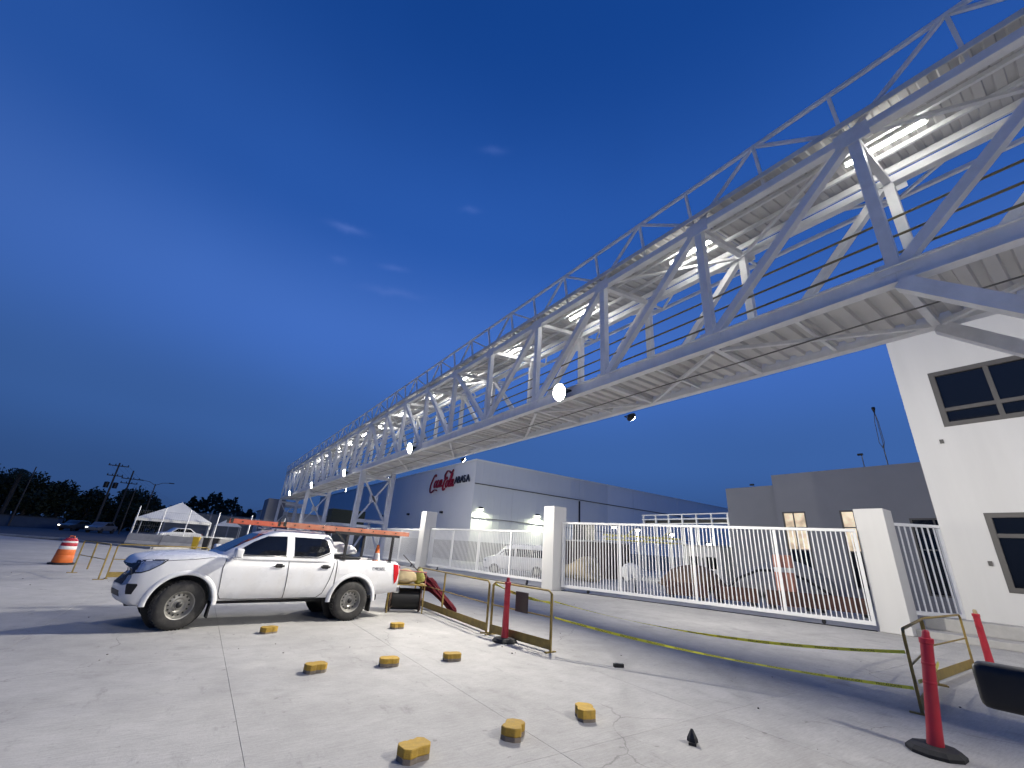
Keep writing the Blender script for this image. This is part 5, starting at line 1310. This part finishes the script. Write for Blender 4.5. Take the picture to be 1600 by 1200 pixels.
for s in (-1, 1):
    sd_ = lambda a, b, s=s: ((a, s * 3, b), (0, -s, 0))
    decal(tv, [(-1.2, 1.25), (-.72, 1.68), (-.1, 1.72), (-.1, 1.22)], sd_, .006).build('window', GLASS_DK, vn)
    decal(tv, [(.02, 1.22), (.02, 1.72), (1.9, 1.72), (1.9, 1.22)], sd_, .006).build('window', GLASS_DK, vn)
    for x in (-1.45, 1.5):
        mb = MB(); mb.tube((x, s * .74, .34), (x, s * .985, .34), .34, 22); w_ = mb.build('wheel', TYRE, vn); mb = MB(); mb.tube((x, s * .98, .34), (x, s * .995, .34), .19, 16); mb.build('rim', STEELRIM, w_)
    decal(tv, [(s * .5, .72), (s * .85, .74), (s * .85, .90), (s * .5, .88)], lambda a, b: ((-4, a, b), (1, 0, 0)), .005, 2).build('headlight', MATS['headlamp_lens'], vn)
decal(tv, [(-.72, 1.36), (.72, 1.36), (.66, 1.82), (-.66, 1.82)], lambda a, b: ((-4, a, b), (1, 0, 0)), .006).build('windshield', GLASS_DK, vn)
decal(tv, [(-.45, .60), (.45, .60), (.45, .82), (-.45, .82)], lambda a, b: ((-4, a, b), (1, 0, 0)), .005).build('grille', BLACKPL, vn)
lump('covered_heap', 'tan tarpaulin heap behind the wide gate near the middle pillar', 'heap', (22.2, 23.0, 0), (1.5, 1.2, 1.0), TAN, 37, n=3, amp=.42)
ct = thing('site_container', 'dark brown site container behind the wide gate', 'container', (27.6, 27.5, 0), R(4))
mb = MB(); mb.box((0, 0, 1.35), (3.0, 6.0, 2.6)); mb.build('container_body', mat('dark_brown', (0.05, 0.035, 0.03), 0.7, var=0.2), ct)
rb = MB()
for i in range(18): rb.box((-1.53, -2.85 + i * .335, 1.35), (.05, .16, 2.5))
rb.build('corrugation', MATS['dark_brown'], ct)
mb = MB(); mb.box((0, 0, 2.72), (3.3, 6.3, .12)); mb.build('roof', CONC, ct)
ws = thing('draped_stand', 'thing draped in white plastic standing behind the wide gate', 'stand', (19.6, 16.5, 0))
for a in range(4): mb = MB(); mb.tube((.3 * math.cos(a * 1.57), .3 * math.sin(a * 1.57), 0), (.15 * math.cos(a * 1.57), .15 * math.sin(a * 1.57), 1.1), .03, 6); mb.build('leg', BLACKMET, ws)
dm = MB(); n = 28; pr = [(.52, .62), (.55, .85), (.50, 1.10), (.36, 1.30), (.15, 1.40), (0.01, 1.42)]; rnd = random.Random(9)
for r_, z in pr:
    for i in range(n):
        t = 2 * math.pi * i / n; k = 1 + .16 * math.sin(4 * t + 1) + .12 * math.sin(7 * t + z * 3); dm.v.append(Vector((r_ * k * math.cos(t), r_ * k * math.sin(t), z + (.10 * math.sin(5 * t) if z < .8 else 0))))
for k in range(len(pr) - 1):
    for i in range(n): j = (i + 1) % n; dm.f.append([k * n + i, k * n + j, (k + 1) * n + j, (k + 1) * n + i])
dm.build('plastic_cover', WSACK, ws, smooth=True)
ob = mat('orange_mesh', (0.13, 0.065, 0.05), 0.8, var=0.35, scale=2.5)
for i, (x, y, rz) in enumerate([(20.2, 13.6, -56), (21.4, 11.8, -56), (22.6, 10.0, -56), (23.5, 8.3, -70)]):
    t = thing('plastic_barrier', ['reddish plastic barrier board behind the wide gate, nearest the draped stand', 'second reddish plastic barrier board behind the wide gate', 'third reddish plastic barrier board behind the wide gate', 'reddish plastic barrier board behind the wide gate, nearest the right pillar'][i], 'barrier', (x, y, 0), R(rz), 'reddish boards behind the gate')
    mb = MB(); mb.box((0, 0, .42), (1.9, .10, .60)); mb.build('board', ob, t, bevel=.02)
    for s in (-.7, .7): mb = MB(); mb.box((s, 0, .06), (.2, .5, .11)); mb.build('foot', BLACKPL, t)
lump('gravel_heap', 'grey gravel heap behind the wide gate under the lit windows', 'heap', (29.5, 13.2, 0), (2.6, 2.4, 1.5), mat('gravel', (0.25, 0.25, 0.255), 0.95, var=0.3, scale=14, bump=0.6, bscale=30), 41, n=3, amp=.10)
lump('sand_heap', 'brownish earth heap behind the wide gate left of the gravel', 'heap', (27.0, 17.6, 0), (2.4, 2.0, 1.05), mat('brown_earth', (0.20, 0.13, 0.085), 0.95, var=0.3, scale=8, bump=0.5, bscale=30), 43, n=3, amp=.12)
for i, (x, y, lb) in enumerate(((24.0, 10.9, 'left one of the two tall faded orange tubes behind the wide gate'), (24.35, 10.6, 'right one of the two tall faded orange tubes behind the wide gate'))):
    t = thing('upright_tube', lb, 'tube', (x, y, 0), group='faded orange tubes'); mb = MB(); mb.lathe([(.0, 0), (.22, 0), (.22, 2.2), (.19, 2.3), (.0, 2.32)], 18); mb.build('tube_body', mat('faded_orange', (0.60, 0.27, 0.19), 0.7, var=0.2, scale=4), t, smooth=R(40))
    mb = MB(); mb.lathe([(.225, 1.5), (.228, 1.52), (.228, 1.70), (.225, 1.72)], 18); mb.build('band', REFLW, t)
hs_ = MB(); hs_.path([(25.4, 14.6, .3), (25.6, 13.9, 1.0), (26.0, 12.9, 1.5), (26.4, 11.9, 1.55), (26.8, 10.9, 1.2), (27.2, 9.9, .5), (27.3, 9.4, .06)], .07, 8); o = hs_.build('arched_hose', BLACKPL); tag(o, 'thick black hose arching behind the faded orange tubes', 'hose')
gt = thing('yellow_gantry', 'yellow lit scaffold gantry behind the wide gate', 'gantry', (30.5, 24.5, 0), R(-42))
YL = mat('bright_yellow_paint', (0.62, 0.56, 0.12), 0.5, var=0.1)
for x in (-3, 0, 3):
    for y in (-.7, .7): mb = MB(); mb.tube((x, y, 0), (x, y, 3.3), .06, 8); mb.build('post', WHITE_STEEL, gt)
for y in (-.7, .7):
    for z in (3.0, 3.35): mb = MB(); mb.bar((-3.1, y, z), (3.1, y, z), .09, .09); mb.build('rail', YL, gt)
    for i in range(5): mb = MB(); mb.bar((-3 + 1.5 * i - .0, y, 3.04), (-3 + 1.5 * i + (.9 if i < 4 else 0), y, 3.9 if i % 2 else 3.3), .06, .06); mb.build('brace', YL, gt)
pr_ = thing('pipe_rack', 'elevated white steel rack with dark infill showing above the wide gate', 'rack', (40, 26, 0))
for i in range(8):
    y = -5.6 + i * 1.6; mb = MB(); mb.bar((0, y, 0), (0, y, 6.1), .14, .14); mb.build('post', WHITE_STEEL, pr_)
for z in (5.25, 5.7, 6.15): mb = MB(); mb.bar((0, -5.8, z), (0, 5.8, z), .10, .10); mb.build('rail', WHITE_STEEL, pr_)
for i in range(7): mb = MB(); mb.box((.12, -4.8 + i * 1.6, 5.45), (.06, 1.4, .34)); mb.build('infill_panel', BLACKMET, pr_)
hv = thing('rooftop_unit', 'black boxy air unit showing above the wide gate', 'machine', (29.3, 30.0, 2.78), R(4))
mb = MB(); mb.box((0, 0, .75), (1.5, 1.5, 1.5)); mb.build('unit_body', BLACKPL, hv, bevel=.04); mb = MB(); mb.lathe([(.5, 0), (.55, .06), (.0, .06)], 16, Matrix.Translation((0, 0, 1.5))); mb.build('fan_grille', BLACKMET, hv)
for i, (x, y, z, lb) in enumerate(((31.6, 28.4, 4.2, 'first lit lamp post behind the wide gate, left of the gantry'), (33.2, 27.0, 4.1, 'second lit lamp post behind the wide gate, left of the gantry'), (35.8, 25.2, 3.9, 'lit lamp post behind the wide gate above the gantry'), (38.5, 23.3, 3.3, 'lit lamp post behind the wide gate right of the gantry'))):
    t = thing('yard_lamp', lb, 'lamp', (x, y, 0), group='lamp posts behind the gate')
    mb = MB(); mb.tube((0, 0, 0), (0, 0, z), .05, 8); mb.build('pole', WHITE_STEEL, t)
    mb = MB(); mb.box((-.1, -.1, z + .08), (.42, .42, .14), None, (0, 0, .7)); h_ = mb.build('lamp_head', BLACKMET, t); mb = MB(); mb.box((-.16, -.16, z - .02), (.36, .36, .10), None, (0, 0, .7)); mb.build('lens', WHITELAMP, h_)
    if i in (1, 3):
        ld = bpy.data.lights.new('bulb', 'POINT'); ld.energy = 500; ld.shadow_soft_size = .15; ld.color = (1, .96, .8); lo = bpy.data.objects.new('bulb', ld); COL.objects.link(lo); lo.parent = t; lo.location = (-.2, -.2, z - .25)
bo = thing('site_cabin', 'white site cabin behind the wide gate, left of the lit windows', 'cabin', (36.5, 21.8, 0), 0)
mb = MB(); mb.box((0, 0, 1.5), (3, 3.2, 2.9)); mb.build('wall', PLASTER, bo); mb = MB(); mb.box((0, 0, 3.0), (3.2, 3.4, .12)); mb.build('roof', CONC, bo)
for y in (-.8, .8): mb = MB(); mb.box((-1.51, y, 1.7), (.06, .9, .9)); mb.build('window', GLASS_DK, bo)
mb = MB(); mb.box((-1.51, 0, 1.05), (.05, .1, 2.0)); mb.build('door_jamb', ALU, bo)
